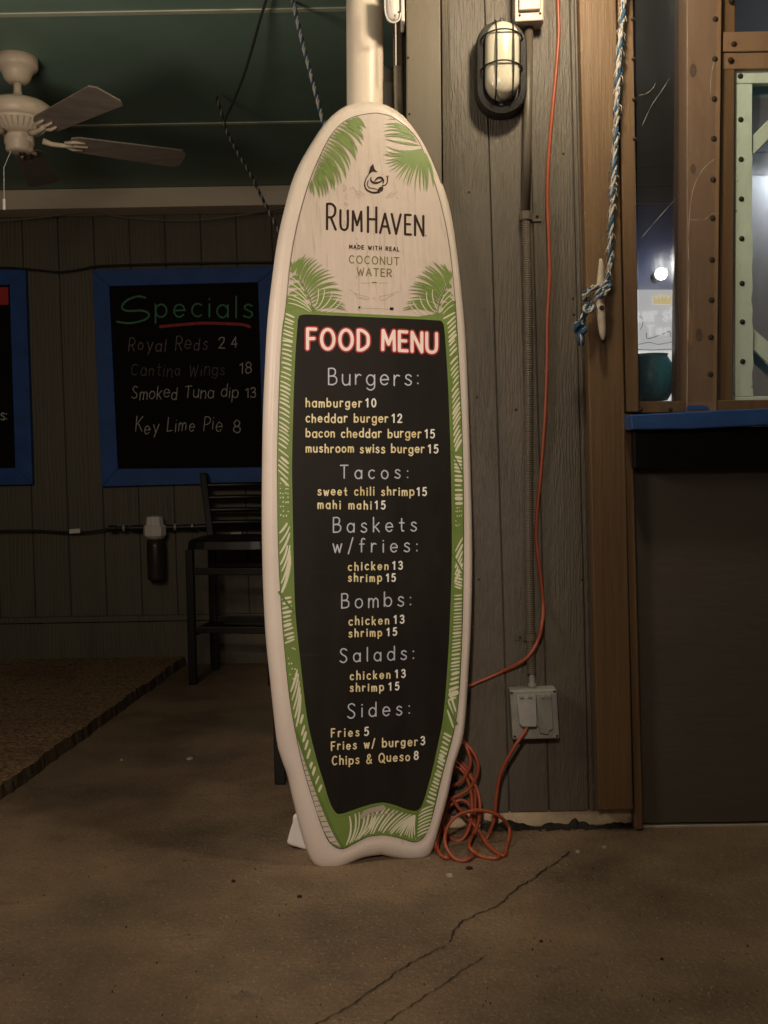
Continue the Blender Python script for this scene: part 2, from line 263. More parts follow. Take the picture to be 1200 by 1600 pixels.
# ------------------------------------------------------------------ stroke lettering
def arc(cx, cy, rx, ry, a0, a1, n=14): return [(cx + rx*math.cos(math.radians(a0+(a1-a0)*i/n)), cy + ry*math.sin(math.radians(a0+(a1-a0)*i/n))) for i in range(n+1)]
def sm(*p): return [(v.x, v.y) for v in cr([(a,b,0) for a,b in p], 4)]
X = .62
O_ = lambda cx=.27, rx=.27: ('c', arc(cx, X/2, rx, X/2, 0, 360, 20)[:-1])
GL = {
 'a': (.56,[O_(),[(.54,X),(.54,0)]]), 'b': (.56,[[(0,1),(0,0)],O_(.28)]), 'c': (.48,[arc(.27,X/2,.27,X/2,48,312)]),
 'd': (.56,[O_(),[(.54,1),(.54,0)]]), 'e': (.54,[[(.02,.31),(.53,.33)], arc(.27,X/2,.27,X/2,0,318)]),
 'f': (.40,[sm((.42,.95),(.28,1),(.17,.9),(.15,.7),(.15,0)),[(0,.58),(.36,.58)]]),
 'g': (.56,[O_(),sm((.54,X),(.54,0),(.49,-.2),(.27,-.30),(.03,-.2))]),
 'h': (.48,[[(0,1),(0,0)],sm((0,.36),(.1,.55),(.26,X),(.42,.54),(.46,.36),(.46,0))]),
 'i': (.06,[[(.03,X),(.03,0)],('d',(.03,.86))]), 'k': (.44,[[(0,1),(0,0)],[(.42,X),(.02,.25)],[(.14,.34),(.44,0)]]),
 'l': (.06,[[(.03,1),(.03,0)]]), 'm': (.72,[[(0,X),(0,0)],sm((0,.36),(.08,.56),(.19,X),(.31,.54),(.35,.36),(.35,0)),sm((.35,.36),(.43,.56),(.55,X),(.67,.54),(.71,.36),(.71,0))]),
 'n': (.48,[[(0,X),(0,0)],sm((0,.36),(.1,.55),(.26,X),(.42,.54),(.46,.36),(.46,0))]), 'o': (.54,[O_()]),
 'p': (.56,[[(0,X),(0,-.30)],O_(.28)]), 'r': (.36,[[(0,X),(0,0)],sm((0,.34),(.09,.53),(.22,X),(.36,.57))]),
 's': (.44,[sm((.40,.54),(.24,.63),(.07,.56),(.06,.43),(.22,.33),(.40,.22),(.38,.06),(.2,-.01),(.0,.08))]),
 't': (.38,[sm((.17,.9),(.17,.3),(.20,.05),(.34,.02)),[(0,.6),(.36,.6)]]), 'u': (.50,[sm((0,X),(0,.22),(.1,.03),(.25,0),(.42,.07),(.48,.25)),[(.48,X),(.48,0)]]),
 'w': (.68,[[(0,X),(.17,0)],[(.17,0),(.34,.55)],[(.34,.55),(.51,0)],[(.51,0),(.68,X)]]), 'y': (.5,[[(0,X),(.26,.04)],[(.5,X),(.14,-.30)]]),
 'A': (.64,[[(0,0),(.32,1)],[(.32,1),(.64,0)],[(.12,.34),(.52,.34)]]), 'B': (.56,[[(0,1),(0,0)],sm((0,1),(.3,1),(.46,.88),(.42,.62),(.2,.53),(0,.53)),sm((0,.53),(.3,.53),(.53,.42),(.53,.14),(.32,.01),(0,0))]),
 'C': (.66,[arc(.36,.5,.36,.5,50,310)]), 'D': (.62,[[(0,1),(0,0)],sm((0,1),(.26,.98),(.54,.78),(.6,.5),(.54,.22),(.26,.02),(0,0))]),
 'E': (.48,[[(0,0),(0,1)],[(0,1),(.46,1)],[(0,.52),(.40,.52)],[(0,0),(.48,0)]]), 'F': (.48,[[(0,0),(0,1)],[(0,1),(.48,1)],[(0,.50),(.38,.52)]]),
 'H': (.58,[[(0,0),(0,1)],[(.58,0),(.58,1)],[(0,.52),(.58,.52)]]), 'I': (.06,[[(.03,0),(.03,1)]]), 'K': (.54,[[(0,1),(0,0)],[(.5,1),(.02,.42)],[(.16,.55),(.54,0)]]),
 'L': (.46,[[(0,1),(0,0)],[(0,0),(.46,0)]]), 'M': (.72,[[(0,0),(.03,1)],[(.03,1),(.36,.3)],[(.36,.3),(.69,1)],[(.69,1),(.72,0)]]), 'N': (.6,[[(0,0),(0,1)],[(0,1),(.6,0)],[(.6,0),(.6,1)]]),
 'O': (.74,[('c',arc(.37,.5,.37,.5,0,360,24)[:-1])]), 'P': (.52,[[(0,1),(0,0)],sm((0,1),(.3,1),(.52,.86),(.50,.6),(.3,.46),(0,.46))]),
 'Q': (.76,[('c',arc(.37,.5,.37,.5,0,360,24)[:-1]),[(.46,.24),(.78,-.08)]]), 'R': (.56,[[(0,1),(0,0)],sm((0,1),(.3,1),(.52,.86),(.50,.62),(.3,.48),(0,.48)),[(.24,.48),(.56,0)]]),
 'S': (.56,[sm((.54,.88),(.36,1),(.12,.96),(.04,.76),(.2,.57),(.42,.44),(.54,.24),(.44,.05),(.22,-.01),(.0,.1))]), 'T': (.64,[[(0,1),(.64,1)],[(.32,1),(.32,0)]]),
 'U': (.6,[sm((0,1),(0,.35),(.07,.09),(.3,0),(.53,.09),(.6,.35),(.6,1))]), 'V': (.62,[[(0,1),(.31,0)],[(.31,0),(.62,1)]]), 'W': (.9,[[(0,1),(.23,0)],[(.23,0),(.45,.8)],[(.45,.8),(.67,0)],[(.67,0),(.9,1)]]),
 '0': (.56,[('c',arc(.28,.5,.28,.5,0,360,20)[:-1])]), '1': (.26,[[(.24,0),(.24,1)],[(.24,1),(.0,.82)]]), '2': (.54,[sm((.02,.78),(.12,.95),(.3,1),(.48,.88),(.47,.62),(.24,.3),(0,0)),[(0,0),(.54,0)]]),
 '3': (.52,[sm((.02,.88),(.2,1),(.42,.94),(.47,.74),(.36,.57),(.2,.53)),sm((.2,.53),(.42,.48),(.52,.28),(.42,.06),(.2,-.01),(0,.12))]), '4': (.56,[[(.4,1),(0,.3)],[(0,.3),(.56,.3)],[(.42,1),(.42,0)]]),
 '5': (.52,[[(.48,1),(.1,1)],[(.1,1),(.05,.55)],sm((.05,.55),(.25,.64),(.46,.54),(.52,.3),(.42,.07),(.2,-.01),(0,.1))]), '8': (.54,[('c',arc(.27,.75,.22,.24,0,360,16)[:-1]),('c',arc(.27,.26,.27,.26,0,360,18)[:-1])]),
 ':': (.06,[('d',(.03,.08)),('d',(.03,.56))]), '/': (.36,[[(0,-.12),(.36,1.05)]]), '&': (.66,[sm((.64,.0),(.3,.45),(.14,.72),(.2,.94),(.36,1),(.5,.88),(.42,.66),(.12,.42),(.0,.2),(.12,.02),(.32,0),(.52,.14),(.64,.42))]),
 '.': (.06,[('d',(.03,.03))]),
}
def ribbon(g, pts, w, mapf, z, closed=False, caps=True, taper=None):
    """flat brush stroke in picture pixels, mapped on a surface by mapf(x, y, z)"""
    n = len(pts); Lp, Rp = [], []; hw = w/2
    for i, p in enumerate(pts):
        a = pts[i-1] if (i or closed) else p; b = pts[(i+1) % n] if (i < n-1 or closed) else p
        dx, dy = b[0]-a[0], b[1]-a[1]; l = math.hypot(dx,dy) or 1; nx, ny = -dy/l, dx/l
        h = hw*(taper(i/(n-1)) if taper else 1)
        Lp.append((p[0]+nx*h, p[1]+ny*h)); Rp.append((p[0]-nx*h, p[1]-ny*h))
    vs = [mapf(x,y,z) for x,y in Lp] + [mapf(x,y,z) for x,y in Rp]
    fs = [[i, i+n, (i+1)%n+n, (i+1)%n] for i in range(n if closed else n-1)]
    g.add(vs, fs)
    if caps and not closed and not taper:
        for (e, q) in ((0,1),(n-1,n-2)):
            dx, dy = pts[e][0]-pts[q][0], pts[e][1]-pts[q][1]; an = math.atan2(dy,dx)
            cap = [(pts[e][0]+hw*math.cos(an+t), pts[e][1]+hw*math.sin(an+t)) for t in [(-90+180*k/6)*math.pi/180 for k in range(7)]]
            g.add([mapf(x,y,z) for x,y in cap], [list(range(7))])
def text(g, s, p0, p1, cap, w, mapf, z, dz=.00007, squash=1.0, wob=0, slant=0):
    """write s from baseline point p0 to p1 (picture pixels), cap height in pixels"""
    ws = []
    for ch in s: ws.append(.30 if ch == ' ' else GL[ch][0])
    Lpx = math.hypot(p1[0]-p0[0], p1[1]-p0[1]); n = len(s)
    nat = sum(ws)*cap*squash; kx = squash; sp = (Lpx - nat)/max(1,n-1)
    if sp < .13*cap:
        kx = squash*max(.5,(Lpx - .13*cap*(n-1))/nat); sp = .13*cap if n > 1 else 0
        if n > 1: sp = (Lpx - sum(ws)*cap*kx)/(n-1)
    ex = ((p1[0]-p0[0])/Lpx, (p1[1]-p0[1])/Lpx); x = 0; k = 0
    for ch, wd in zip(s, ws):
        if ch != ' ':
            jy = rnd.uniform(-wob,wob)*cap; js = 1 + rnd.uniform(-wob,wob)
            def tp(q):
                u = x + q[0]*cap*kx*js + q[1]*cap*slant; v = q[1]*cap*js + jy + rnd.uniform(-1,1)*wob*.35*cap
                return (p0[0] + ex[0]*u, p0[1] + ex[1]*u - v)
            for st in GL[ch][1]:
                zz = z + dz*(k % 6); k += 1
                if isinstance(st, tuple) and st[0] == 'c': ribbon(g, [tp(q) for q in st[1]], w, mapf, zz, closed=True)
                elif isinstance(st, tuple):
                    c = tp(st[1]); g.add([mapf(c[0]+w*.62*math.cos(t), c[1]+w*.62*math.sin(t), zz) for t in [2*math.pi*i/10 for i in range(10)]], [list(range(10))[::-1]])
                else: ribbon(g, [tp(q) for q in st], w, mapf, zz)
        x += wd*cap*kx + sp

# ------------------------------------------------------------------ ground, ceiling and walls
g = G(); g.add([(-60,-60,0),(60,-60,0),(60,60,0),(-60,60,0)], [[0,1,2,3]]); tag(obj('floor', g, MT['floor']), kind='structure')

# raised aggregate slab at left, rough edge
E0 = gnd(0, 1252); E1 = gnd(290, 1039)
dirE = (E1 - E0); g = G(); th = .048
front = []; N_ = 170
for i in range(N_ + 1):
    t = -0.9 + 1.93 * i / N_
    p = E0 + dirE * t; p.x += rnd.uniform(-.005, .005) + .004*math.sin(i*.31); front.append(p)
top = [Vector((p.x - .012 + rnd.uniform(-.006,.006), p.y, th + rnd.uniform(-.003,.002))) for p in front]
for i in range(N_):
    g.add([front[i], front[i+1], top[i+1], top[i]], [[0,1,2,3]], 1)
    g.add([top[i], top[i+1], Vector((-6, top[i+1].y, th)), Vector((-6, top[i].y, th))], [[0,1,2,3]], 0)
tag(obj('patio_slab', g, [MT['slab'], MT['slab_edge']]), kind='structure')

# floor cracks: dark irregular lines in the concrete
def crack(pts, w0):
    P = []
    for i in range(len(pts) - 1):
        for k in range(6):
            t = k/6; P.append((pts[i][0]*(1-t)+pts[i+1][0]*t + rnd.uniform(-1.6,1.6), pts[i][1]*(1-t)+pts[i+1][1]*t + rnd.uniform(-1.6,1.6)))
    P.append(pts[-1]); g = G(); vs = []
    for i, p in enumerate(P):
        q = gnd(*p, z=.003); w = w0 * rnd.uniform(.35, 1.1)
        if i in (0, len(P)-1): w *= .1
        a = gnd(*P[max(i-1,0)]); b = gnd(*P[min(i+1, len(P)-1)]); d = (b-a).normalized(); n = Vector((-d.y, d.x, 0))
        vs += [q + n*w, q - n*w]
    g.add(vs, [[2*i, 2*i+1, 2*i+3, 2*i+2] for i in range(len(P)-1)])
    tag(obj('floor_crack', g, MT['crack']), kind='structure')
crack([(893,1327),(876,1342),(860,1353),(836,1370),(815,1383),(790,1402),(778,1415),(752,1425),(725,1438),(710,1452),(703,1473)], .0026)
crack([(697,1476),(665,1492),(640,1505),(610,1525),(580,1548),(545,1572),(500,1597),(470,1618)], .0020)
crack([(760,1492),(735,1507),(700,1532),(665,1555),(635,1575),(600,1600),(580,1615)], .0016)

# loose chips and grit lying on the floor
g = G()
def flake(px, py, r, mi):
    c = gnd(px, py); n = 7; zt = .004 + r*.2
    base = [Vector((c.x + r*math.cos(2*math.pi*k/n)*rnd.uniform(.6,1.3), c.y + r*math.sin(2*math.pi*k/n)*rnd.uniform(.6,1.3), .0005)) for k in range(n)]
    tp = [Vector((c.x + (b.x-c.x)*.75, c.y + (b.y-c.y)*.75, zt)) for b in base]
    g.add(base + tp, [list(range(n,2*n))] + [[k,(k+1)%n,(k+1)%n+n,k+n] for k in range(n)], mi)
for (a, b, r, mi) in [(703,1369,.011,0),(733,1358,.010,1),(468,1402,.007,1),(365,1378,.007,1),(846,1472,.005,1),(902,1332,.007,0),(945,1325,.008,0),(190,1188,.010,0),(297,1186,.013,0),(1034,1500,.004,1)]: flake(a,b,r,mi)
for _ in range(420):
    flake(rnd.uniform(-20,1220), 1310 + 300*rnd.random()**.8, rnd.uniform(.0006,.0016)*(1.6 if rnd.random()<.06 else 1), 0 if rnd.random()<.7 else 1)
tag(obj('loose_grit', g, [MT['chip'], MT['soil']]), 'loose grit and small chips scattered over the concrete floor', 'grit', kind='stuff')

CZ = 2.70
g = G(); g.box(-4.2, 3.2, 1.9, 6.2, CZ, CZ+.1)
ce = tag(obj('ceiling', g, MT['ceil']), kind='structure')
for (px, py) in ((200, 19), (420, 191)):
    d = ray(px, py); Ys = d.y * (CZ - CAMH)/d.z
    g = G(); g.box(-4.2, .1, Ys-.012, Ys+.012, CZ-.005, CZ-.0005)
    tag(obj('ceiling_seam', g, MT['seam']), kind='structure')

# plank strip bounded by two image lines on plane Y, between heights z0 and z1
def lx(line, Y, z):
    a = at(*line[0], Y); b = at(*line[1], Y); t = (z - a.z)/(b.z - a.z); return a.x + (b.x - a.x)*t
def strip(g, Y, th, L, R, z0, z1, mi=0):
    poly = [(lx(L,Y,z0),Y,z0),(lx(R,Y,z0),Y,z0),(lx(R,Y,z1),Y,z1),(lx(L,Y,z1),Y,z1)]
    g.prism(poly, (0,th,0), mi)
def zof(px, py, Y): return at(px, py, Y).z

# back wall with grooved siding
YB = 5.95
def grooved(g, Y, lines, z0, z1, dep=.008, hw=.004, th=.08):
    """lines: list of image lines bounding the planks"""
    for a, b in zip(lines[:-1], lines[1:]):
        poly = [(lx(a,Y,z0)+hw,Y,z0),(lx(b,Y,z0)-hw,Y,z0),(lx(b,Y,z1)-hw,Y,z1),(lx(a,Y,z1)+hw,Y,z1)]
        g.prism(poly, (0,dep+.02,0), 0)
    a, b = lines[0], lines[-1]
    poly = [(lx(a,Y,z0),Y+dep,z0),(lx(b,Y,z0),Y+dep,z0),(lx(b,Y,z1),Y+dep,z1),(lx(a,Y,z1),Y+dep,z1)]
    g.prism(poly, (0,th,0), 1)
bl = [((93+55.7*(i-1.02), 400), (112+55.7*(i-1.05), 890)) for i in range(-16, 11)]
wb = thing('siding_wall', 'dark grooved siding wall behind the chalkboards at the back of the patio', 'wall', (-2, YB, 0))
g = G(); grooved(g, YB, bl, 0, CZ); obj('siding', g, [MT['siding_back'], MT['groove']], wb)
g = G(); g.box(-5.2, .2, YB-.028, YB-.001, 0, zof(150, 972, YB)); g.box(-5.2, .2, YB-.040, YB-.001, zof(150,971,YB)+.002, zof(150,962,YB)); obj('skirting_board', g, MT['siding_back'], wb, bevel=.003)
zb0 = zof(200, 324, 5.74)
g = G(); g.box(-4.2, .06, 5.74, YB-.03, zb0, CZ-.002)
tag(obj('fascia_beam', g, MT['beam'], bevel=.004), 'long pale beige beam running under the far edge of the ceiling', 'beam')

# right hand building: outer siding wall
YW = 3.16
sl = [((690,0),(702,1268)), ((757,0),(796,1268)), ((823,0),(858,1268)), ((890,0),(920.5,1268)), ((907,0),(938,1268))]
zs0 = zof(850, 1268, YW)
wr = thing('siding_wall', 'taupe wood grain siding wall between the corner post and the brown post', 'wall', (.6, YW, 0))
g = G(); grooved(g, YW, sl, zs0, CZ, .007, .0022, .05); obj('siding', g, [MT['siding'], MT['groove']], wr, bevel=.0015)
g = G(); strip(g, YW-.004, .003, ((896.5,0),(927,1268)), ((898,0),(928.5,1268)), zs0, CZ); obj('bead_strip', g, MT['groove'], wr)
g = G(); strip(g, YW-.012, .011, ((690,0),(701,1268)), ((703,0),(716,1268)), zs0, CZ); obj('edge_batten', g, MT['trimdark'], wr, bevel=.002)
# side wall of the building running back from the corner, edge-on to the camera
g = G(); g.box(.085, .16, YW+.06, YB-.03, 0, CZ); obj('side_wall', g, MT['siding_back'], wr)
g = G(); g.box(.10, 2.6, YW+.010, YW+.18, 0, zof(850,1264,YW)); obj('curb', g, MT['curb'], wr, bevel=.006)
# jagged black strip: shade of the rotted gap at the wall foot put into colour
g = G(); yd = YW+.006; x0 = at(752,1290,yd).x; x1 = at(992,1290,yd).x; prof = []
n = 44
for i in range(n+1):
    t = i/n; x = x0 + (x1-x0)*t
    h = .006 + .010*math.sin(t*7.3+.6)**2*(1-.4*t) + .004*math.sin(t*31) + rnd.uniform(-.003,.004)
    if abs(t-.17) < .05: h += .012
    if abs(t-.60) < .018: h += .012
    prof.append((x, h))
for (xa,ha),(xb,hb) in zip(prof[:-1], prof[1:]):
    ya = yd - .015 - rnd.uniform(0,.02)
    g.add([(xa,yd,ha),(xb,yd,hb),(xb,ya,.002),(xa,ya,.002)], [[3,2,1,0]])
tag(obj('rot_gap_strip', g, MT['soil']), 'jagged black strip standing in for the dark rotted gap at the curb foot', 'gap', kind='stuff')

for (a, b) in ((895,466),(896.5,491),(733,300),(745,620),(910,905),(806,640),(880,240),(748,905)):
    p = at(a, b, YW-.0005); g = G(); g.lathe([(.0042,-.001),(.0042,.0008),(.002,.0016)], p, (0,-1,0), 10); obj('nail', g, MT['screw'], wr)
# corner post
cp = thing('corner_post', 'smooth taupe corner post rising right behind the surfboard top', 'post', (.13, YW-.03, 0))
g = G(); strip(g, YW-.035, .034, ((634.5,0),(640,1268)), ((688,0),(699,1268)), .06, CZ); obj('post', g, MT['trim'], cp, bevel=.004)
g = G(); g.box(lx(((620,150),(622,500)), YW+.06, 1.5), lx(((634.5,0),(640,1268)), YW, 1.5)-.004, YW+.008, YW+.10, .06, zof(620,100,YW)); obj('side_trim', g, MT['trim'], cp, bevel=.003)
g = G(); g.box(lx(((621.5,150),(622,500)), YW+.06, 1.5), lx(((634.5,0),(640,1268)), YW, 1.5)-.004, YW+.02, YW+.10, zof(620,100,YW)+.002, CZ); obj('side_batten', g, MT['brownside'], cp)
for (px, py) in ((637.5, 90), (640, 178)):
    p = at(px, py, YW-.035); g = G(); g.lathe([(.004,0),(.003,.002)], p, (0,-1,0), 10); obj('nail', g, MT['screw'], cp)

# ------------------------------------------------------------------ brown post and serving window
PA_L, PA_R = ((905,0),(935.7,1268)), ((963,0),(989.5,1268))
zA = zof(960,1266,YW-.05)
g = G(); strip(g, YW-.050, .048, PA_L, PA_R, zA, CZ); post = obj('timber_post', g, MT['brown'], bevel=.004)
tag(post, 'wide brown timber post holding the white rope cleat', 'post')
YS = 3.13
sw = thing('serving_window', 'brown framed serving window with clear vinyl screwed along its studs', 'window', (1.0, YS, 0))
g = G(); strip(g, YW-.044, .05, ((965.5,0),(978.5,640)), ((989,0),(999,640)), zof(985,645,YW), CZ); obj('jamb', g, MT['brown'], sw, bevel=.003)
g = G(); strip(g, YW-.040, .05, ((977.5,720),(993,1312)), ((990,720),(1005.5,1312)), .004, zof(985,647,YW)); obj('lower_jamb', g, MT['brown'], sw, bevel=.003)
zsill = zof(1030, 645, YS)
g = G(); strip(g, YS, .085, ((1073,0),(1073,620)), ((1128,0),(1120.5,640)), zsill, CZ); obj('stud', g, [MT['brown2']], sw, bevel=.003)
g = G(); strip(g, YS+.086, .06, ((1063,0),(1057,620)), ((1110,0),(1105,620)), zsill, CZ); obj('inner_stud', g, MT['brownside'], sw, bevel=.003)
g = G(); strip(g, YS+.018, .08, ((1129,0),(1121.5,640)), ((1149,0),(1145,640)), zsill, CZ); obj('stop_strip', g, MT['brown'], sw, bevel=.003)
YH = YS + .012
x1 = at(1500, 60, YH).x
g = G(); xl = lx(((1130,0),(1122,640)), YH, 2.4)
g.box(xl, x1, YH, YH+.1, zof(1160,81,YH)+.001, zof(1160,49,YH)); g.box(xl, x1, YH+.004, YH+.1, zof(1160,107,YH), zof(1160,81,YH)-.001); obj('header', g, MT['brown2'], sw, bevel=.003)
g = G(); g.box(at(993,645,YS+.03).x, x1, YS+.004, YS+.30, zof(1030,645,YS), zof(1030,627,YS)); obj('sill', g, MT['brown'], sw, bevel=.003)
g = G(); strip(g, YS+.082, .002, ((992,0),(1001,640)), ((1063,0),(1058,640)), zof(1030,627,YS), CZ); 
# clear vinyl in front: from jamb over the stud
g = G(); va = []; nx, nz = 14, 40
zlo, zhi = zof(1030,629,YS), CZ
for j in range(nz+1):
    z = zlo + (zhi-zlo)*j/nz
    xa, xb = lx(((991.5,0),(999.5,640)), YS, z), lx(((1118,0),(1112,640)), YS, z)
    for i in range(nx+1):
        t = i/nx
        va.append((xa+(xb-xa)*t, YS-.006 - .006*math.sin(t*9+z*3.1) * math.sin(t*math.pi) - .003*math.sin(z*17+t*5)*math.sin(t*math.pi), z))
g.add(va, [[j*(nx+1)+i, j*(nx+1)+i+1, (j+1)*(nx+1)+i+1, (j+1)*(nx+1)+i] for j in range(nz) for i in range(nx)])
obj('vinyl_sheet', g, MT['vinyl'], sw, smooth=True)
# creases in the vinyl, their glints drawn in as thin white tubes
def crease(pts, r, Y=YS-.014):
    g = G(); P = cr([at(a, b, Y) for a, b in pts], 5); g.tube(P, [r*.15]+[r*.5*abs(math.sin(i*.7+1))+r*.12 for i in range(len(P)-2)]+[r*.1], 5); obj('vinyl_crease', g, MT['white'], sw, smooth=True)
crease([(998,149),(1010,146),(1020,138),(1024,130)], .0009)
crease([(1003,197),(1018,165),(1035,140),(1046,122)], .0007)
crease([(1002,372),(1025,345),(1058,308)], .0008)
crease([(1076,408),(1076,360),(1082,300),(1098,265),(1117,248)], .0008)
crease([(1076,343),(1100,343),(1112,334),(1126,334)], .0006)
crease([(1073,640),(1075,520),(1077,400)], .0009)
crease([(1116,95),(1111,120),(1110,150)], .0005)
def screw(px, py, Y, parent, r=.0062, mat='screw'):
    p = at(px, py, Y); g = G(); g.lathe([(r,0),(r,.002),(r*.75,.0042),(r*.3,.005)], p, (0,-1,0), 12)
    g.lathe([(r*1.5,-.001),(r*1.45,.0005)], p, (0,-1,0), 12, 0)
    obj('screw', g, MT[mat], parent)
for i, y in enumerate((30, 92.5, 155, 217, 281, 341, 406, 469, 527, 585)): screw(1118 - 8*i/9, y, YS, sw)
for (a, b) in ((989,30),(990,92),(991,155),(992,217),(1048,640),(1001,640)): screw(a, b, YS-.016, sw, .0045)
for (a, b) in ((1143,2),(1147,69),(1142,94)): screw(a, b, YH, sw)
for (a, b, rr) in ((1083,110,1),(1083,264,.8),(1092,523,1)):
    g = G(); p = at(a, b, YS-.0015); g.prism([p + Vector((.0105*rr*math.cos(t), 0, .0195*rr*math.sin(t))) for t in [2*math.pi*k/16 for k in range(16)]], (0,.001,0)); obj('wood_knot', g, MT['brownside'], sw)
g = G(); p0 = at(1071,640,YS-.004); p1 = at(1103,633,YS-.004); g.prism([p0, at(1108,640,YS-.004), at(1106,635,YS-.004), at(1096,633,YS-.004), at(1075,633.5,YS-.004)], (0,.003,0)); obj('paint_smear', g, MT['blueledge'], sw)

# mint sash to the right
ms = thing('window_sash', 'chipped mint green window sash with cross braces at right edge', 'window', at(1250,632,YS+.03))
YM = YS + .030
def quadpx(g, pts, Y, th, mi=0): g.prism([at(a,b,Y) for a,b in pts], (0,th,0), mi)
def rough_member(pts_outer, pts_inner, n=26, amp=1.4):
    """member with a chipped inner edge"""
    out = [pts_outer[0], pts_outer[1]]
    for k in range(n+1):
        t = k/n; j = 0 if k in (0,n) else rnd.uniform(-amp,amp)
        out.append((pts_inner[0][0]*(1-t)+pts_inner[1][0]*t + j, pts_inner[0][1]*(1-t)+pts_inner[1][1]*t))
    return out
g = G(); pts = [(1149,131.5),(1149,619)]
pin = []
for k in range(30): pin.append((1175 + (rnd.uniform(-1.2,1.2) if 6<k<24 else (rnd.uniform(-.3,3) if k<=6 else rnd.uniform(-.3,.3))), 619 - (619-131.5)*k/29))
quadpx(g, pts + pin, YM, .03); obj('side_rail', g, MT['mint'], ms)
g = G(); quadpx(g, [(1149,107),(1149,130.5),(1420,126),(1420,102)], YM, .03); obj('top_rail', g, MT['mint'], ms, bevel=.002)
g = G(); quadpx(g, [(1149,620),(1149,640),(1420,636),(1420,616)], YM-.001, .03); obj('bottom_rail', g, MT['mint'], ms, bevel=.002)
g = G(); quadpx(g, [(1176,212),(1176,243),(1312,105),(1284,104)], YM+.006, .022); obj('brace', g, MT['mint'], ms, bevel=.002)
g = G(); quadpx(g, [(1176,512),(1176,545),(1290,650),(1320,640)], YM+.006, .022); obj('brace', g, MT['mint'], ms, bevel=.002)
g = G(); quadpx(g, [(1176,548),(1176,562),(1270,650),(1290,650)], YM+.035, .02); obj('inner_brace', g, MT['teal'], ms)
g = G(); quadpx(g, [(1174,134),(1174,150),(1420,146),(1420,130)], YM+.035, .02); obj('inner_rail', g, MT['teal'], ms)
g = G(); va = []
for j in range(31):
    for i in range(13):
        p = at(1172 + 248*i/12, 128 + 495*j/30, YM+.030); p.y += .004*math.sin(i*1.3+j*.5)+.003*math.sin(j*.9-i*.7); va.append(p)
g.add(va, [[j*13+i, (j+1)*13+i, (j+1)*13+i+1, j*13+i+1] for j in range(30) for i in range(12)]); obj('vinyl_pane', g, MT['vinylm'], ms, smooth=True)
for k, y in enumerate((119,187,249,311,373,443,503,565,630.5)): screw(1157 + 4*k/8, y, YM, ms, .0058)

# blue ledge with black apron
lg = thing('serving_ledge', 'narrow blue painted serving ledge over a black apron', 'counter', at(1250,700,YW-.1))
YL = 3.03
g = G(); pl = [(985.5,648),(987,671.5),(1080,670.5),(1200,664.5),(1480,654),(1480,628),(1200,638),(1095,642.5)]
g.prism([at(a,b,YL) for a,b in pl], (0,YS-.002-YL,0)); obj('ledge', g, MT['blueledge'], lg, bevel=.004)
g = G(); g.prism([at(a,b,YL+.045) for a,b in [(990.5,672.5),(992,731.5),(1480,727),(1480,655),(1200,666)]], (0,.045,0)); obj('apron', g, MT['blackp'], lg, bevel=.003)
g = G(); g.prism([at(a,b,YL+.043) for a,b in [(1088,690.5),(1090,691.5),(1480,681),(1480,680)]], (0,.002,0)); obj('apron_glint', g, MT['black'], lg)  # faint lighter strip painting in a reflection on the apron

# painted plywood skirt below
g = G(); zk = zof(1100,1284,YW-.01)
va = []; nx, nz = 40, 60; xr = at(1480,1000,YW).x
zt = zof(1100,729,YW-.01)+.03
for j in range(nz+1):
    z = zk + (zt-zk)*j/nz; xa = lx(((990,720),(1005,1312)), YW-.01, z)
    for i in range(nx+1):
        va.append((xa + (xr-xa)*i/nx, YW-.012 + .0015*math.sin(i*.4+j*.3), z))
g.add(va, [[j*(nx+1)+i, j*(nx+1)+i+1, (j+1)*(nx+1)+i+1, (j+1)*(nx+1)+i] for j in range(nz) for i in range(nx)])
o = k1 = len(g.v); g.box(va[0][0]+.01, xr, YW+.0, YW+.03, zk, zt)
skirt = thing('plywood_skirt', 'dark taupe plywood skirt wall with blistered paint under the blue ledge', 'wall', (1.3, YW, 0))
obj('panel', g, MT['ply'], skirt, smooth=True)
g = G(); g.box(at(1003,1300,YW).x, xr, YW-.014, YW+.02, zof(1100,1300,YW), zof(1100,1286.5,YW)); obj('kick_batten', g, MT['batten'], skirt, bevel=.002)
g = G(); g.box(at(1003,1300,YW).x, xr, YW+.01, YW+.05, 0, zof(1100,1300,YW)-.002); obj('gap_shade_board', g, MT['hole'], skirt)  # black board standing in for the shade inside the gap

# ------------------------------------------------------------------ serving room seen through the vinyl
rm = thing('serving_room', 'room behind the serving window with a blue rear wall', 'room', (1.6, 4.6, 0))
g = G(); g.box(.2, 4.2, 5.2, 5.25, 0, 2.42); obj('rear_wall', g, MT['blueroom'], rm)
g = G()
for k in range(3): g.box(.2, 4.2, 5.19, 5.24, 2.425 + .09*k, 2.425 + .09*k + .087)
obj('slatted_rear_wall', g, MT['greyroom'], rm, bevel=.004)
g = G(); g.box(.17, .2, 3.3, 5.2, 0, CZ); g.box(4.2, 4.25, 3.3, 5.2, 0, CZ); obj('room_side_wall', g, MT['greyroom'], rm)
g = G(); g.box(1.36, 4.2, 4.25, 4.30, 0, 2.3); obj('haze_wall', g, MT['fogroom'], rm)  # pale grey wall added so the view through the sash looks hazy
g = G()
for k in range(4): g.box(1.36, 4.2, 4.235, 4.30, 2.305+.09*k, 2.39+.09*k)
obj('haze_wall_slats', g, MT['greyroom'], rm, bevel=.003)
g = G(); g.box(.17, 4.25, 3.3, 5.25, 2.682, 2.697); obj('room_ceiling', g, MT['darkroom'], rm)
g = G(); quadpx(g, [(955,626.5),(955,660),(1064,660),(1064,626.5)], YS+.32, .4); obj('back_counter', g, MT['brownside'], rm)
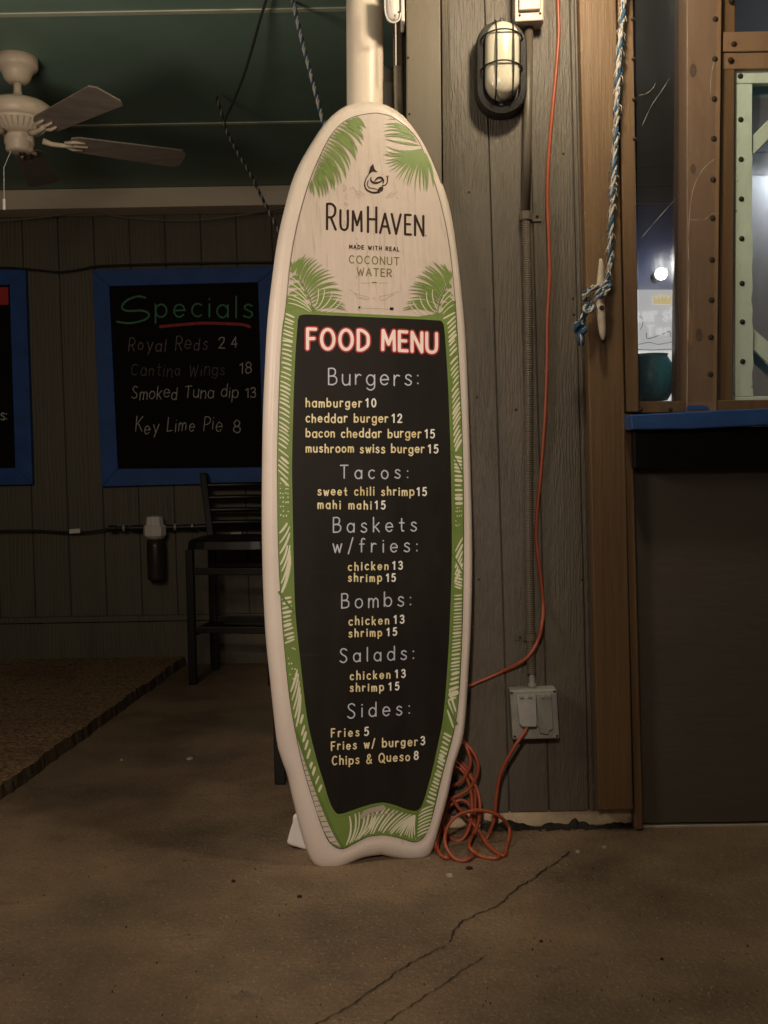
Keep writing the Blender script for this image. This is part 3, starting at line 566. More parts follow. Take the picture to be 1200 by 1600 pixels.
# poster with crown
ps = thing('backboard_poster', 'white poster with a gold crown standing behind the teal pot', 'poster', at(1010,626,3.85))
YP = 3.85
g = G(); quadpx(g, [(950,452.5),(950,548),(1057,548),(1057,452.5)], YP, .012); obj('printed_sheet', g, MT['poster'], ps)
g = G(); quadpx(g, [(950,549),(950,630),(1056,630),(1056,549)], YP+.004, .012); obj('white_board', g, MT['postw'], ps)
g = G(); quadpx(g, [(1021,475),(1048,475),(1050,462),(1043,467),(1041,461),(1037,466),(1035,459),(1032,466),(1028,461),(1027,467),(1020,463)][::-1], YP-.003, .002); obj('crown', g, MT['gold'], ps)
g = G(); pm = lambda x, y, z=0: at(x, y, YP - z)
for (t_, a, b, c_) in (('uer st',(998,502),(1053,500),22),('Ter',(1012,524),(1046,522),15)): text(g, t_, a, b, c_, 2.6, pm, .003)
obj('poster_lettering', g, MT['posttext'], ps)
g = G()
ribbon(g, sm((1010,520),(1012,529),(1030,524),(1046,518),(1048,526)), 1.2, pm, .003); ribbon(g, sm((998,538),(1015,535),(1030,538),(1054,533)), 1.0, pm, .003); ribbon(g, [(996,546),(1020,547),(1055,545)], 1.2, pm, .003); ribbon(g, sm((1000,515),(1004,508),(1004,498),(999,494)), 1, pm, .003)
obj('poster_lines', g, MT['faint'], ps)
# teal pot
p = at(1017, 626, 3.50); k = 3.5/FPX; g = G()
prof = [(25,0),(30,8),(34.5,20),(36.5,33),(35.5,46),(31.5,58),(26.5,66),(25,69),(27,71.5),(25,71.5),(22,67)]
g.lathe([(r*k, h*k) for r,h in prof], p, n=40); tag(obj('teal_pot', g, MT['teal'], smooth=True), 'round teal glazed pot on the sill behind the vinyl', 'pot')
# lit globe
lp = thing('globe_lamp', 'small lit white globe lamp above the crown poster', 'lamp', at(1032,441,5.1))
g = G(); p = at(1033,428,5.1); R_ = .028; g.lathe([(max(.0005,R_*math.sin(math.pi*i/12)), -R_*math.cos(math.pi*i/12)) for i in range(13)], p, n=20); obj('globe', g, MT['globe'], lp, smooth=True)
g = G(); g.lathe([(.02,0),(.02,.06),(.03,.075)], p + Vector((0,.02,0)), (0,1,0), 14); obj('mount', g, MT['fix'], lp)

# ------------------------------------------------------------------ the surfboard menu
YAW, LEAN, THK = math.radians(12), math.radians(4.7), .080
nh = Vector((math.sin(YAW), -math.cos(YAW), 0))
BN = (nh*math.cos(LEAN) + Vector((0,0,1))*math.sin(LEAN)).normalized()
b0 = at(510, 1359, 2.91)              # left tail tip on the floor, mid thickness
MID = b0; FRONT = b0 + BN*(THK/2)
def face(px, py, z=0.0): return onplane(px, py, FRONT + BN*z, BN)
SIL = [(572.5,161),(541,166.5),(511,189),(484,228),(460,273),(445,324),(433,378),(424,444),(418,500),(414,570),(410.5,660),(409,780),(409.5,860),(411.5,930),(415.5,1000),(422.7,1071),(430,1140),(434,1168),(441,1190),(449,1212),(456,1243),(468,1292),(478,1325),(486,1344),(497.5,1356),(511,1359.5),(523.5,1358.5),(546,1348),(569,1339),(595,1335),(621,1341),(644,1345),(660,1343),(671,1335),(678,1318),(687,1285),(699,1240),(707,1200),(715,1175),(722,1153),(727,1110),(730.5,1050),(733.5,1000),(736,925),(736.5,860),(735,780),(732,680),(729,590),(725.5,520),(719,450),(712,390),(701.5,327),(685,276),(664,228),(640,194),(616,173),(595,164)]
DECK = [(576,169),(543,175),(515,198),(491,237),(471,281),(456,336),(446,392),(438.5,450),(434,505),(430,570),(427,640),(425.5,700),(425,780),(426,860),(429,930),(434,1000),(440,1060),(447,1110),(455,1152),(465,1190),(479,1235),(492,1275),(502,1305),(513,1324),(521,1333),(534,1337),(553,1331),(576,1320),(602,1316.5),(628,1322),(648,1327),(662,1322),(672,1310),(680,1290),(690,1258),(699,1220),(706,1190),(713,1168),(719,1145),(723,1105),(726.5,1050),(729.5,1000),(732,925),(732.5,860),(731,780),(728,680),(724.5,590),(720.5,520),(714,450),(707,390),(696,327),(680,279),(659,234),(636,201),(612,180),(594,171)]
STICK = [(580,177),(546,185),(520,207),(499,246),(481,291),(464.5,351),(454,408),(446.5,480),(440.5,525),(436,615),(433.6,705),(433.6,780),(435,860),(439,941),(444,1006),(452,1087),(462,1146),(475,1204),(494,1266),(505,1297),(514,1315),(524,1323.5),(536.5,1326),(553,1318),(575.5,1307),(601.5,1304.6),(627.5,1310),(647,1315.5),(660,1310),(668,1297),(676,1273),(692.5,1204.5),(709,1143),(717,1087),(722,990),(724,892),(724.5,800),(722.5,690),(718,585),(712,480),(703,390),(691,327),(676,276),(658,228),(640,202.5),(616,184.5),(598,178)]
def resample(P, n):
    P = [Vector((a,b,0)) for a,b in P]; C = cr(P, 8, True); Ls = [0]
    for i in range(len(C)): Ls.append(Ls[-1] + (C[(i+1) % len(C)] - C[i]).length)
    out = []; j = 0
    for k in range(n):
        s = Ls[-1]*k/n
        while Ls[j+1] < s: j += 1
        t = (s-Ls[j])/((Ls[j+1]-Ls[j]) or 1); out.append(C[j].lerp(C[(j+1) % len(C)], t))
    return out
# matching landmarks keep the two outlines in step
def by_marks(P, marks, counts):
    C = []
    for (a, b), n in zip(zip(marks, marks[1:] + [len(P)]), counts):
        seg = [P[i % len(P)] for i in range(a, b+1)]
        full = cr([(q[0],q[1],0) for q in seg], 10); Ls = [0]
        for i in range(len(full)-1): Ls.append(Ls[-1] + (full[i+1]-full[i]).length)
        j = 0
        for k in range(n):
            s = Ls[-1]*k/n
            while j < len(full)-2 and Ls[j+1] < s: j += 1
            t = (s-Ls[j])/((Ls[j+1]-Ls[j]) or 1); C.append(full[j].lerp(full[j+1], t))
    return C
iS = [0, SIL.index((434,1168)), SIL.index((511,1359.5)), SIL.index((595,1335)), SIL.index((660,1343)), SIL.index((715,1175))]
iD = [0, DECK.index((465,1190)), DECK.index((534,1337)), DECK.index((602,1316.5)), DECK.index((648,1327)), DECK.index((713,1168))]
cnt = [70, 26, 16, 14, 26, 70]
sil = by_marks(SIL, iS, cnt); dck = by_marks(DECK, iD, cnt)
surf = thing('surfboard', 'tall cream surfboard painted as a food menu leaning on the round pipe', 'menu board', Vector((b0.x+.1, b0.y+.02, 0)))
mid = [onplane(p.x, p.y, MID, BN) for p in sil]; frn = [onplane(p.x, p.y, FRONT - BN*.002, BN) for p in dck]
n = len(mid); g = G(); rings = []
for a in (0, 14, 28, 42, 56, 70, 82, 90):
    s_, c_ = math.sin(math.radians(a)), math.cos(math.radians(a))
    ring = []
    for p, q in zip(frn, mid):
        qf = q + BN*(THK/2-.002)            # mid outline projected on the deck
        e = qf - p
        ring.append(p + e*s_ - BN*((THK/2-.002)*(1-c_)))
    rings.append(ring)
cen = sum(mid, Vector())/n
for a in (20, 40, 60, 80):
    c_, s_ = math.cos(math.radians(a)), math.sin(math.radians(a)); ring = []
    for p, q in zip(frn, mid):
        e = (p + BN*(-(THK/2-.002))) - q
        ring.append(q + e*.9*(1-c_) - BN*(THK/2*s_))
    rings.append(ring)
vs = [v for r in rings for v in r]; fs = []
for k in range(len(rings)-1):
    for i in range(n): fs.append([k*n+i, (k+1)*n+i, (k+1)*n+(i+1)%n, k*n+(i+1)%n])
fs += [list(range(n)), [(len(rings)-1)*n+i for i in range(n-1,-1,-1)]]
g.add(vs, fs); body = obj('board', g, MT['cream'], surf, smooth=True)
body.data.polygons[len(fs)-2].use_smooth = False; body.data.polygons[len(fs)-1].use_smooth = False
# glossy white tail fin peeping out at the left of the tail
g = G(); YF = b0.y + .10
pl = cr([(463,1272,0),(455,1288,0),(449,1308,0),(448,1319,0),(462,1325,0),(492,1332,0),(520,1330,0),(520,1275,0)], 5, True)
g.prism([at(p.x, p.y, YF) for p in pl], Vector((.02,.06,0))); obj('fin', g, MT['white'], surf, bevel=.012, seg=4)

# printed face
def poly_face(name, pts, mt, z, parent, smooth_k=4):
    P = cr([(a,b,0) for a,b in pts], smooth_k, True) if smooth_k else [Vector((a,b,0)) for a,b in pts]
    g = G(); g.add([face(p.x,p.y,z) for p in P], [list(range(len(P)))]); return obj(name, g, mt, parent)
pf = poly_face('printed_face', STICK, MT['face'], .0004, surf)
# thin ink line round the printed face
g = G(); P = cr([(a,b,0) for a,b in STICK], 4, True); ribbon(g, [(p.x,p.y) for p in P], .9, face, .0003+.0007, closed=True); obj('edge_line', g, MT['ink'], pf)
PANEL = [(464.8,509),(466,498),(474,491.5),(520,493),(600,496.5),(680,500.3),(690,502.5),(694,512),(697,550),(700,600),(703.4,690),(705.4,780),(705.8,880),(702,990),(697,1071),(692.5,1120),(687,1150),(676,1201),(666,1238),(660,1256.5),(654,1265),(646,1267),(632,1263.5),(614,1257),(597,1254),(580,1256.5),(562,1262),(545,1268),(533,1271.5),(525,1270),(516,1255),(505,1220),(492.6,1178.5),(479.6,1120),(470,1039),(461.7,957.5),(459,880),(457,780),(456.4,720),(458.5,630),(461.5,555)]
def xs_at(poly, y, side):
    best = None; n = len(poly)
    for i in range(n):
        (xa,ya),(xb,yb) = poly[i], poly[(i+1) % n]
        if (ya-y)*(yb-y) <= 0 and ya != yb:
            x = xa + (xb-xa)*(y-ya)/(yb-ya)
            if best is None or (side < 0 and x < best) or (side > 0 and x > best): best = x
    return best
# green palm border below the top edge of the menu
gb = [p for p in STICK if p[1] >= 470]
i0 = next(i for i,p in enumerate(STICK) if p[1] >= 470); i1 = max(i for i,p in enumerate(STICK) if p[1] >= 470)
border = STICK[i0:i1+1]
g = G(); bp = border + [(712.5,470),(700,470),(690,488),(655,494.5),(600,492),(520,488),(500,486),(470,470),(458,462),(449,462)]
g.add([face(a,b,.0010) for a,b in bp], [list(range(len(bp)))]); obj('palm_border', g, MT['green'], pf)
P = cr([(a,b,0) for a,b in PANEL], 4, True); PN = [(p.x,p.y) for p in P]
g = G(); c = (580, 860)
out = [(p[0] + (p[0]-c[0])*.020 + (-1.6 if p[0] < 500 else 1.6 if p[0] > 670 else 0), p[1] + (p[1]-c[1])*.006 + (1.5 if p[1] > 1240 else -1.2 if p[1] < 500 else 0)) for p in PN]
g.add([face(a,b,.0022) for a,b in out], [list(range(len(out)))]); obj('panel_outline', g, MT['green'], pf)
g = G(); g.add([face(a,b,.0028) for a,b in PN], [list(range(len(PN)))]); obj('menu_panel', g, MT['panel'], pf)

# leaf blades: curved tapering blades drawn in print
def blade(g, base, tip, w, bend, z, n=9, pw=.75):
    bx, by = base; tx, ty = tip; dx, dy = tx-bx, ty-by; l = math.hypot(dx,dy) or 1; nx, ny = -dy/l, dx/l
    pts = []
    for i in range(n+1):
        t = i/n; o = bend*l*4*t*(1-t); pts.append((bx+dx*t+nx*o, by+dy*t+ny*o))
    ribbon(g, pts, w, face, z, taper=lambda t: max(.02, (min(1,(t+.05)/.42))**.9 * (1-t)**pw * 1.45))
zc = [0]
def nz(base=.0016): zc[0] += 1; return base + .00004*(zc[0] % 12)
g = G()
# top left frond: bases along the edge, blades hanging to lower right
TL = [((556,182),(570,196),7,-.05),((545,187),(573,201),9,-.08),((540,189),(568,215),10,-.10),((530,197),(566,228),11,-.12),((522,206),(556,243),11,-.13),((516,214),(557,252),11,-.13),((511,224),(546,268),11,-.13),((506,234),(541,280),11,-.12),((502,242),(529,290),10,-.11),((498,251),(523,299),10,-.10),((495,259),(513,303),9,-.08),((492,267),(505,309),9,-.06),((489,276),(498,305),7,-.03),((485,284),(487,304),6,.04),((537,192),(552,205),9,0),((524,204),(540,222),10,0),((511,225),(526,248),10,0),((500,247),(512,270),10,0)]
def between(T):
    out_ = []
    for p, q in zip(T[:-1], T[1:]):
        out_.append(p)
        if math.hypot(p[1][0]-q[1][0], p[1][1]-q[1][1]) < 40: out_.append(tuple([((p[0][0]+q[0][0])/2, (p[0][1]+q[0][1])/2), ((p[1][0]+q[1][0])/2 + rnd.uniform(-4,2), (p[1][1]+q[1][1])/2 + rnd.uniform(-4,4)), (p[2]+q[2])/2, (p[3]+q[3])/2]))
    return out_ + [T[-1]]
for a,b,w_,bd in between(TL[:14]): blade(g, a, b, w_*.50, bd, nz())
# top right fronds
TR = [((618,187),(607,186),3,.05),((640,204),(601,194),7,.10),((648,214),(598,205),9,.12),((652,222),(600,214),8,.10),((660,232),(603,228),9,-.12),((660,233),(600,240),10,-.10),((660,234),(602,250),10,-.06),((660,235),(606,261),9,-.02),((660,236),(616,270),9,.03),((660,237),(622,283),9,.06),((661,238),(637,291),9,.08),((661,238),(640,292),7,.05),((662,239),(657,300),9,.05),((663,239),(666,301),9,-.02),((665,240),(677,293),9,-.05),((667,244),(678,283),7,-.04),((646,214),(630,208),10,0),((655,232),(632,236),9,0),((658,236),(640,255),9,0)]
for a,b,w_,bd in between(TR[:16]): blade(g, a, b, w_*.46, bd, nz())
# lower left frond
sp = cr([(490,487,0),(484,466,0),(474,447,0),(457,420,0)], 5)
LL = [(455,408),(468,402),(478,396),(487,401),(497,404),(505,412),(516,421),(524,432),(530,444),(537,455),(535,467),(541,478),(543,487)]
def mids(T): return [q for a, b in zip(T[:-1], T[1:]) for q in (a, ((a[0]+b[0])/2 + rnd.uniform(-3,1), (a[1]+b[1])/2 + rnd.uniform(-1,3)))] + [T[-1]]
for i, tp_ in enumerate(mids(LL)):
    i *= .5; s_ = sp[max(0, len(sp)-1 - int(i*1.2))]; blade(g, (s_.x, s_.y), tp_, 4.3, -.12 if i > 2 else -.04, nz())
LLl = [(449,424),(451,436),(449,449),(447.5,460),(446,472),(446,484)]
for i, tp_ in enumerate(LLl):
    s_ = sp[max(0, len(sp)-2 - int(i*2.4))]; blade(g, (s_.x, s_.y), (max(tp_[0], xs_at(STICK,tp_[1],-1)+1), tp_[1]), 9, .10, nz())
# lower right frond
sq = cr([(683,492,0),(687,472,0),(694,455,0),(704,436,0)], 5)
LR = [(704,422),(693,411),(682,415),(675,408),(663,416),(657,424),(648,432),(643,443),(637,453),(640,466),(634,475),(628,486)]
for i, tp_ in enumerate(mids(LR)):
    i *= .5; s_ = sq[max(0, len(sq)-1 - int(i*1.3))]; blade(g, (s_.x, s_.y), tp_, 4.3, .12 if i > 1 else .04, nz())
for i, tp_ in enumerate([(703,438),(706,450),(708,462),(710,474),(711,486)]):
    s_ = sq[max(0, len(sq)-2 - int(i*2.6))]; blade(g, (s_.x, s_.y), tp_, 9, -.10, nz())
obj('palm_fronds', g, MT['green'], pf)
# pale slits cutting the border into leaflets
g = G()
def edge(y, side): return xs_at(STICK, y, side)
def pan(y, side):
    x = xs_at(out, y, side); return x
def slit(side, y, dy, s0, s1, w_, bd=.0):
    """a slit across the border: from the outer edge (s=0) to the menu edge (s=1), dropping dy on the way"""
    def px(s, yy):
        a, b = edge(yy, side), pan(yy, side)
        if a is None or b is None: return None
        m_ = 1.2*side; return (a - m_) + (b + 1.2*side - a + m_)*s
    a = px(s0, y + dy*s0); b = px(s1, y + dy*s1)
    if a is None or b is None: return
    blade_even(g, (a, y+dy*s0), (b, y+dy*s1), w_, bd, nz(.0016))
def blade_even(g, base, tip, w_, bend, z, n=6):
    bx, by = base; tx, ty = tip; dx, dy = tx-bx, ty-by; l = math.hypot(dx,dy) or 1; nx, ny = -dy/l, dx/l
    pts = [(bx+dx*t+nx*bend*l*4*t*(1-t), by+dy*t+ny*bend*l*4*t*(1-t)) for t in [i/n for i in range(n+1)]]
    ribbon(g, pts, w_, face, z, taper=lambda t: .75 + .25*math.sin(math.pi*t) if 0 < t < 1 else .55)
def run(side, ya, yb, step, dya, dyb, w_, wide=.12, s0=0, s1=1, bd=0, short=.2):
    y = ya
    while y < yb:
        t = (y-ya)/(yb-ya); dy = dya + (dyb-dya)*t
        ww = w_*1.22*rnd.uniform(.7,1.15)*(1.6 if rnd.random() < wide else 1)
        a = s0 + (rnd.uniform(.0,.25) if rnd.random() < short else 0); b = s1 - (rnd.uniform(0,.25) if rnd.random() < short else 0)
        slit(side, y, dy + rnd.uniform(-.8,.8), a, b, ww, bd); y += step*rnd.uniform(.8,1.2)
def dots(side, ya, yb, step):
    y = ya
    while y < yb:
        for s_ in (.2,.45,.72,.9):
            if rnd.random() < .6: slit(side, y + rnd.uniform(-1,1), 1, s_-.07, s_+.07, rnd.uniform(1.6,3.2))
        y += step
run(-1, 490, 528, 6.2, 6, 6, 2.4); run(-1, 532, 690, 7.0, 4, 12, 2.4, bd=-.04); run(-1, 692, 748, 8.0, 12, 17, 2.6); dots(-1, 756, 808, 7)
run(-1, 834, 930, 15, -22, -60, 2.9, bd=.05, s0=.04)
run(-1, 936, 1010, 6.6, -3, -6, 3.4, wide=.3); dots(-1, 1013, 1062, 8)
run(-1, 1085, 1150, 15, -42, -60, 3.0, bd=.03, s0=.1); run(-1, 1150, 1262, 12.5, -34, -26, 3.2, s0=.45, s1=.97)
run(1, 488, 545, 6.6, 12, 13, 2.3); run(1, 556, 690, 8.0, 14, 24, 2.5, bd=.02); run(1, 716, 790, 6.2, -2, 0, 3.6, wide=.35, short=.1); dots(1, 792, 826, 7)
run(1, 840, 880, 10, 22, 30, 2.8); run(1, 884, 925, 5.6, -6, -3, 3.2); run(1, 930, 1050, 5.8, 1, 3, 2.3, wide=.18, short=.05); run(1, 1050, 1092, 7, 4, 6, 3.8, wide=.4)
run(1, 1112, 1150, 12, -34, -26, 2.6); run(1, 1152, 1262, 6.2, -7, -5, 2.8, wide=.25)
# curved leaf slits in the corner triangles above the menu
for (a,b,bd) in [((450,466),(487,486),-.08),((450,473),(484,487),-.06),((449,459),(485,482),-.08),((451,451),(482,474),-.08),((452,442),(479,466),-.08),((453,432),(475,455),-.08),((495,486),(519,458),.12),((502,487),(530,463),.12),((511,488),(534,470),.10),((493,484),(507,452),.12),((491,480),(497,450),.10)]: blade_even(g, a, b, 1.5, bd, nz(.0022))
for (a,b,bd) in [((708,468),(690,486),.06),((709,476),(692,491),.06),((707,459),(688,480),.06),((706,450),(690,470),.06),((676,492),(656,464),-.12),((668,492),(645,470),-.12),((660,492),(640,476),-.10),((680,488),(666,456),-.12),((683,482),(676,452),-.10)]: blade_even(g, a, b, 1.5, bd, nz(.0022))
# tail leaf slits
def lerp_tab(T, x):
    for (xa,ya),(xb,yb) in zip(T[:-1], T[1:]):
        if x <= xb: return ya + (yb-ya)*(x-xa)/(xb-xa)
    return T[-1][1]
BOT = [(530,1326),(536,1325),(553,1317),(575,1306),(600,1303.5),(627,1309),(650,1314)]; TOP = [(525,1277),(533,1277),(545,1273),(562,1266),(580,1261),(597,1259),(614,1262),(632,1268),(652,1272)]
for i in range(24):
    t = i/23; x0 = 541 + 4.7*i + rnd.uniform(-.8,.8); x1 = min(649, x0 + 5 + 44*t**.8); y0 = lerp_tab(BOT, x0) - 2.2; y1 = lerp_tab(TOP, x1) + 2.5
    f_ = .12*rnd.random() if rnd.random() < .4 else 0
    blade_even(g, (x0 + (x1-x0)*f_, y0 + (y1-y0)*f_), (x1, y1), rnd.uniform(1.9,3.3), -.05 if t > .3 else .10, nz())
for i in range(8): blade_even(g, (652, 1307 - 5.2*i), (672 + .8*i, 1302 - 5.6*i - 4), 2.4, -.05, nz())
obj('leaf_slits', g, MT['slit'], pf)
# pale wedge left of the tail stem with green ticks, and the stems
g = G(); wpoly = [(463,1150),(476,1206),(494.5,1267),(506,1298),(516,1316),(534,1324),(520,1297),(500,1250),(482,1200)]
g.add([face(a,b,.0021) for a,b in wpoly], [list(range(len(wpoly)))]); obj('pale_wedge', g, MT['face'], pf)
g = G()
for i in range(17):
    y = 1188 + 8*i; xa = edge(y,-1)
    if xa: blade_even(g, (xa+.5, y), (xa + 9 + .15*i, y-1+rnd.uniform(-1,1)), 1.3, 0, .0024)
obj('leaf_ticks', g, MT['green2'], pf)
for pts, wd in (([(462,1140),(482,1200),(500,1250),(520,1297),(536,1325)],4.6), ([(652.5,1262),(652,1290),(647,1314)],1.8), ([(435,924),(448,942),(461,958)],3.6), ([(705,705),(714,722),(724,742)],2.4), ([(706.5,866),(714,878),(724,897)],3.0), ([(696,1096),(706,1116),(714,1132)],4.0), ([(490,489),(484,466),(474,447),(464,431)],1.6), ([(683,493),(687,472),(694,455),(702,440)],1.4)):
    g = G(); ribbon(g, sm(*pts), wd, face, .0025, caps=False); obj('leaf_stem', g, MT['green2'], pf)

# brand lettering and emblem
g = G()
def letter(ch, x0, x1, yb0, yt):
    text(g, ch, (x0,yb0), (x1,yb0 + (x1-x0)*.05), yb0-yt, 3.7, face, .0012, squash=(x1-x0)/(GL[ch][0]*(yb0-yt)))
for a in (('R',511,524.5,358,318.5),('U',532,543.5,359,328.5),('M',551,565,360.5,330),('H',575,588,362.5,323.5),('A',594,609,363.8,333.5),('V',612,626,365,334.5),('E',633,642,366,335.5),('N',648.5,661.5,367.5,337)): letter(*a)
text(g, '.', (665,368.5), (665.6,368.5), 10, 1.6, face, .0012)
obj('brand_lettering', g, MT['ink'], pf); g = G(); text(g, 'MADE WITH REAL', (546,388.4), (623.5,392.4), 5.8, 1.35, face, .0012)
obj('tagline_lettering', g, MT['ink'], pf)
g = G(); text(g, 'COCONUT', (545.8,410.8), (623.5,414.2), 11.6, 1.75, face, .0012); text(g, 'WATER', (558,430), (611.5,432.4), 11.6, 1.9, face, .0012)
for k in range(5):
    for s_ in (-1,1):
        c_ = (585 + s_*(8+3*k), 442.3); g.add([face(c_[0]+.7*math.cos(t), c_[1]+.7*math.sin(t), .0012) for t in [2*math.pi*i/8 for i in range(8)]], [list(range(8))])
ribbon(g, [(580,442),(583,441.4),(587,441.4),(590,442)], 2, face, .0012, taper=lambda t: .3+.7*math.sin(math.pi*t))
obj('coconut_lettering', g, MT['olive'], pf)
g = G(); q8 = lambda a,b: (480+a*.18333, 240+b*.18333)
def st8(pts, wd, z=.0012, tp_=None): ribbon(g, sm(*[q8(*p) for p in pts]), wd, face, z, caps=not tp_, taper=tp_)
g.add([face(*q8(a,b), .00125) for a,b in [(563,85),(572,125),(585,145),(605,155),(580,158),(560,152),(540,165),(522,172),(530,140),(538,112)]], [list(range(10))])
st8([(540,160),(508,200),(490,255),(500,300),(535,325),(575,333),(620,325)], 3.6, .0013, lambda t: .35+.65*t)
st8([(520,230),(512,265),(530,290),(565,297),(595,305)], 1.4, .0014)
st8([(545,200),(542,225),(560,245),(590,250),(622,240),(640,225)], 3.4, .0015, lambda t: .35+.65*math.sin(math.pi*t))
st8([(575,235),(600,208),(630,206),(648,228),(645,255)], 3.6, .0016, lambda t: .4+.6*math.sin(math.pi*t))
g.add([face(*q8(a,b), .0017) for a,b in [(618,285),(645,278),(650,300),(640,322),(595,328),(600,305)]], [list(range(6))])
st8([(640,272),(665,268),(682,245),(685,205)], 1.7, .0018); st8([(685,208),(676,190)], 1.2, .0019); st8([(685,208),(692,188)], 1.2, .0013)
obj('emblem', g, MT['ink'], pf)
g = G()
for pts in ([(385,290),(405,300),(415,330),(435,380)],[(415,330),(440,320),(465,330),(490,350)],[(420,345),(450,350),(480,365)],[(670,380),(700,360),(740,340),(775,322)],[(690,365),(700,340),(730,325)],[(740,345),(735,365),(700,378)],
            [(400,1185),(430,1200),(470,1210),(520,1225),(525,1240),(490,1240),(455,1225)],[(410,1195),(425,1225),(460,1232)],[(610,1240),(620,1220),(660,1210),(710,1200),(740,1185)],[(620,1248),(660,1245),(700,1220),(735,1200)],[(365,1160),(380,1170)],[(755,1185),(780,1175)]): st8(pts, .8, .0012)
for (a,b) in ((568,1235),(370,300),(770,382),(395,285)):
    c_ = q8(a,b); g.add([face(c_[0]+1.1*math.cos(t), c_[1]+1.1*math.sin(t), .0012) for t in [2*math.pi*i/8 for i in range(8)]], [list(range(8))])
obj('flourish', g, MT['pale'], pf)
g = G()      # scuffs and the moulded handle slot
for _ in range(46):
    if rnd.random() < .5: a, b = 540 + rnd.uniform(-3,4), rnd.uniform(286,362)
    else: a, b = 557 + rnd.uniform(-1.5,1.5), rnd.uniform(330,470)
    ribbon(g, [(a,b),(a+rnd.uniform(-.4,.4), b+rnd.uniform(1,5))], rnd.uniform(.4,1.5), face, .00085+.00002*(_%6), caps=False)
for (a,b,c_) in ((560,478,5),(558,484,3),(596,486,2)): ribbon(g, [(a,b),(a+c_,b+1)], 1.2, face, .00085, caps=False)
ribbon(g, [(559,481.4),(585,482),(614,483.2)], 1.0, face, .00087, caps=False)
obj('scuff_marks', g, MT['pale'], pf)
g = G(); ribbon(g, [(609,482.3),(615,482.6)], 4.6, face, .0012, caps=False); obj('handle_slot', g, MT['hole'], pf); g = G(); ribbon(g, [(560,480.5),(563,480.7)], 3, face, .0012, caps=False); obj('handle_slot', g, MT['hole'], pf)
g = G(); ribbon(g, sm((566,1276),(575,1268),(590,1264),(598,1262)), 8, face, .0027, caps=True); ribbon(g, sm((578,1274),(600,1272),(620,1270)), 2.2, face, .00268); obj('worn_patch', g, MT['pale'], pf)

# menu lettering
ZL = .0036
g = G(); text(g, 'FOOD', (480.5,544.5), (576,547), 30.5, 9.4, face, .0031, dz=.00003, squash=.86); text(g, 'MENU', (598,546), (682,551), 29.5, 9.4, face, .0031, dz=.00003, squash=.86); obj('title_outline', g, MT['red'], pf)
g = G(); text(g, 'FOOD', (480.5,544.5), (576,547), 30.5, 5.0, face, .0034, dz=.00006, squash=.86); text(g, 'MENU', (598,546), (682,551), 29.5, 5.0, face, .0034, dz=.00006, squash=.86); obj('title_lettering', g, MT['title'], pf)
HEADS = [('Burgers:',(513.5,601),(653.5,601.5),25.5),('Tacos:',(532,747.5),(637.5,747.5),20.5),('Baskets',(521,832),(651,829),22),('w/fries:',(520.5,863),(652,862),21),('Bombs:',(534,950.5),(642,946),22.5),('Salads:',(531.5,1035),(646.5,1030),21.5),('Sides:',(543.5,1121.5),(640,1116.5),22)]
for s_,a,b,c_ in HEADS:
    g = G(); text(g, s_, a, b, c_, 2.05, face, ZL, wob=.03, squash=.9); obj('heading_lettering', g, MT['head'], pf)
ITEMS = [('hamburger',(478.5,635.5),(565,636),13.2,'10',(572,635.6),(587,635.6)),('cheddar burger',(478.5,659.5),(606,660),13.4,'12',(613,659.8),(627.5,659.8)),('bacon cheddar burger',(478.5,683),(657.5,683.5),13.4,'15',(664.5,684),(678.5,684)),('mushroom swiss burger',(478.5,706.5),(662.5,707.5),13.2,'15',(669.5,707.5),(684,707.5)),
 ('sweet chili shrimp',(497,773.5),(646.5,774),12.8,'15',(652,774),(666,774)),('mahi mahi',(497,795),(580,795),12.8,'15',(586.5,795),(601.5,795)),
 ('chicken',(544.5,891),(606.5,890),12.6,'13',(614,889.5),(628.5,889)),('shrimp',(544.5,909),(596,908),12.2,'15',(604,908.5),(617.5,908)),
 ('chicken',(545.5,976.5),(607.5,975),12.8,'13',(616,974),(631,973.3)),('shrimp',(545.5,995),(596.5,993.5),12.2,'15',(605,993.3),(619.5,992.3)),
 ('chicken',(547.5,1061.5),(609.5,1059.5),12.6,'13',(618,1059),(633,1058)),('shrimp',(547.5,1080.5),(599,1079),12.2,'15',(608,1078.5),(623,1077.5)),
 ('Fries',(518,1152),(561,1149.5),13,'5',(570,1149),(577,1148.5)),('Fries w/ burger',(518,1172),(652,1164.5),13,'3',(658,1163.5),(665,1163)),('Chips & Queso',(519.5,1195.5),(640,1188),13.2,'8',(647.5,1186.5),(655,1186))]
for s_,a,b,c_,pr,pa,pb in ITEMS:
    g = G(); text(g, s_, a, b, c_, 2.1, face, ZL, wob=.05, squash=.82); obj('item_lettering', g, MT['item'], pf)
    g = G(); text(g, pr, pa, pb, c_*.93, 2.3, face, ZL, squash=.85); obj('price_lettering', g, MT['price'], pf)

# ------------------------------------------------------------------ round pipe behind the board
YP_ = 3.235
pa, pb = at(570, 0, YP_), at(572, 400, YP_); dx = (pb.x-pa.x)/(pb.z-pa.z); rP = 28.5*YP_/FPX
g = G(); zz0, zz1 = 0.0, CZ
for k in range(2): pass
prof = [(Vector((pa.x + dx*(z-pa.z), YP_, z))) for z in [zz0 + (zz1-zz0)*i/12 for i in range(13)]]
g.tube(prof, rP, 36); tag(obj('round_pipe', g, MT['pvc'], smooth=True), 'round cream pipe standing straight up behind the surfboard top', 'pipe')
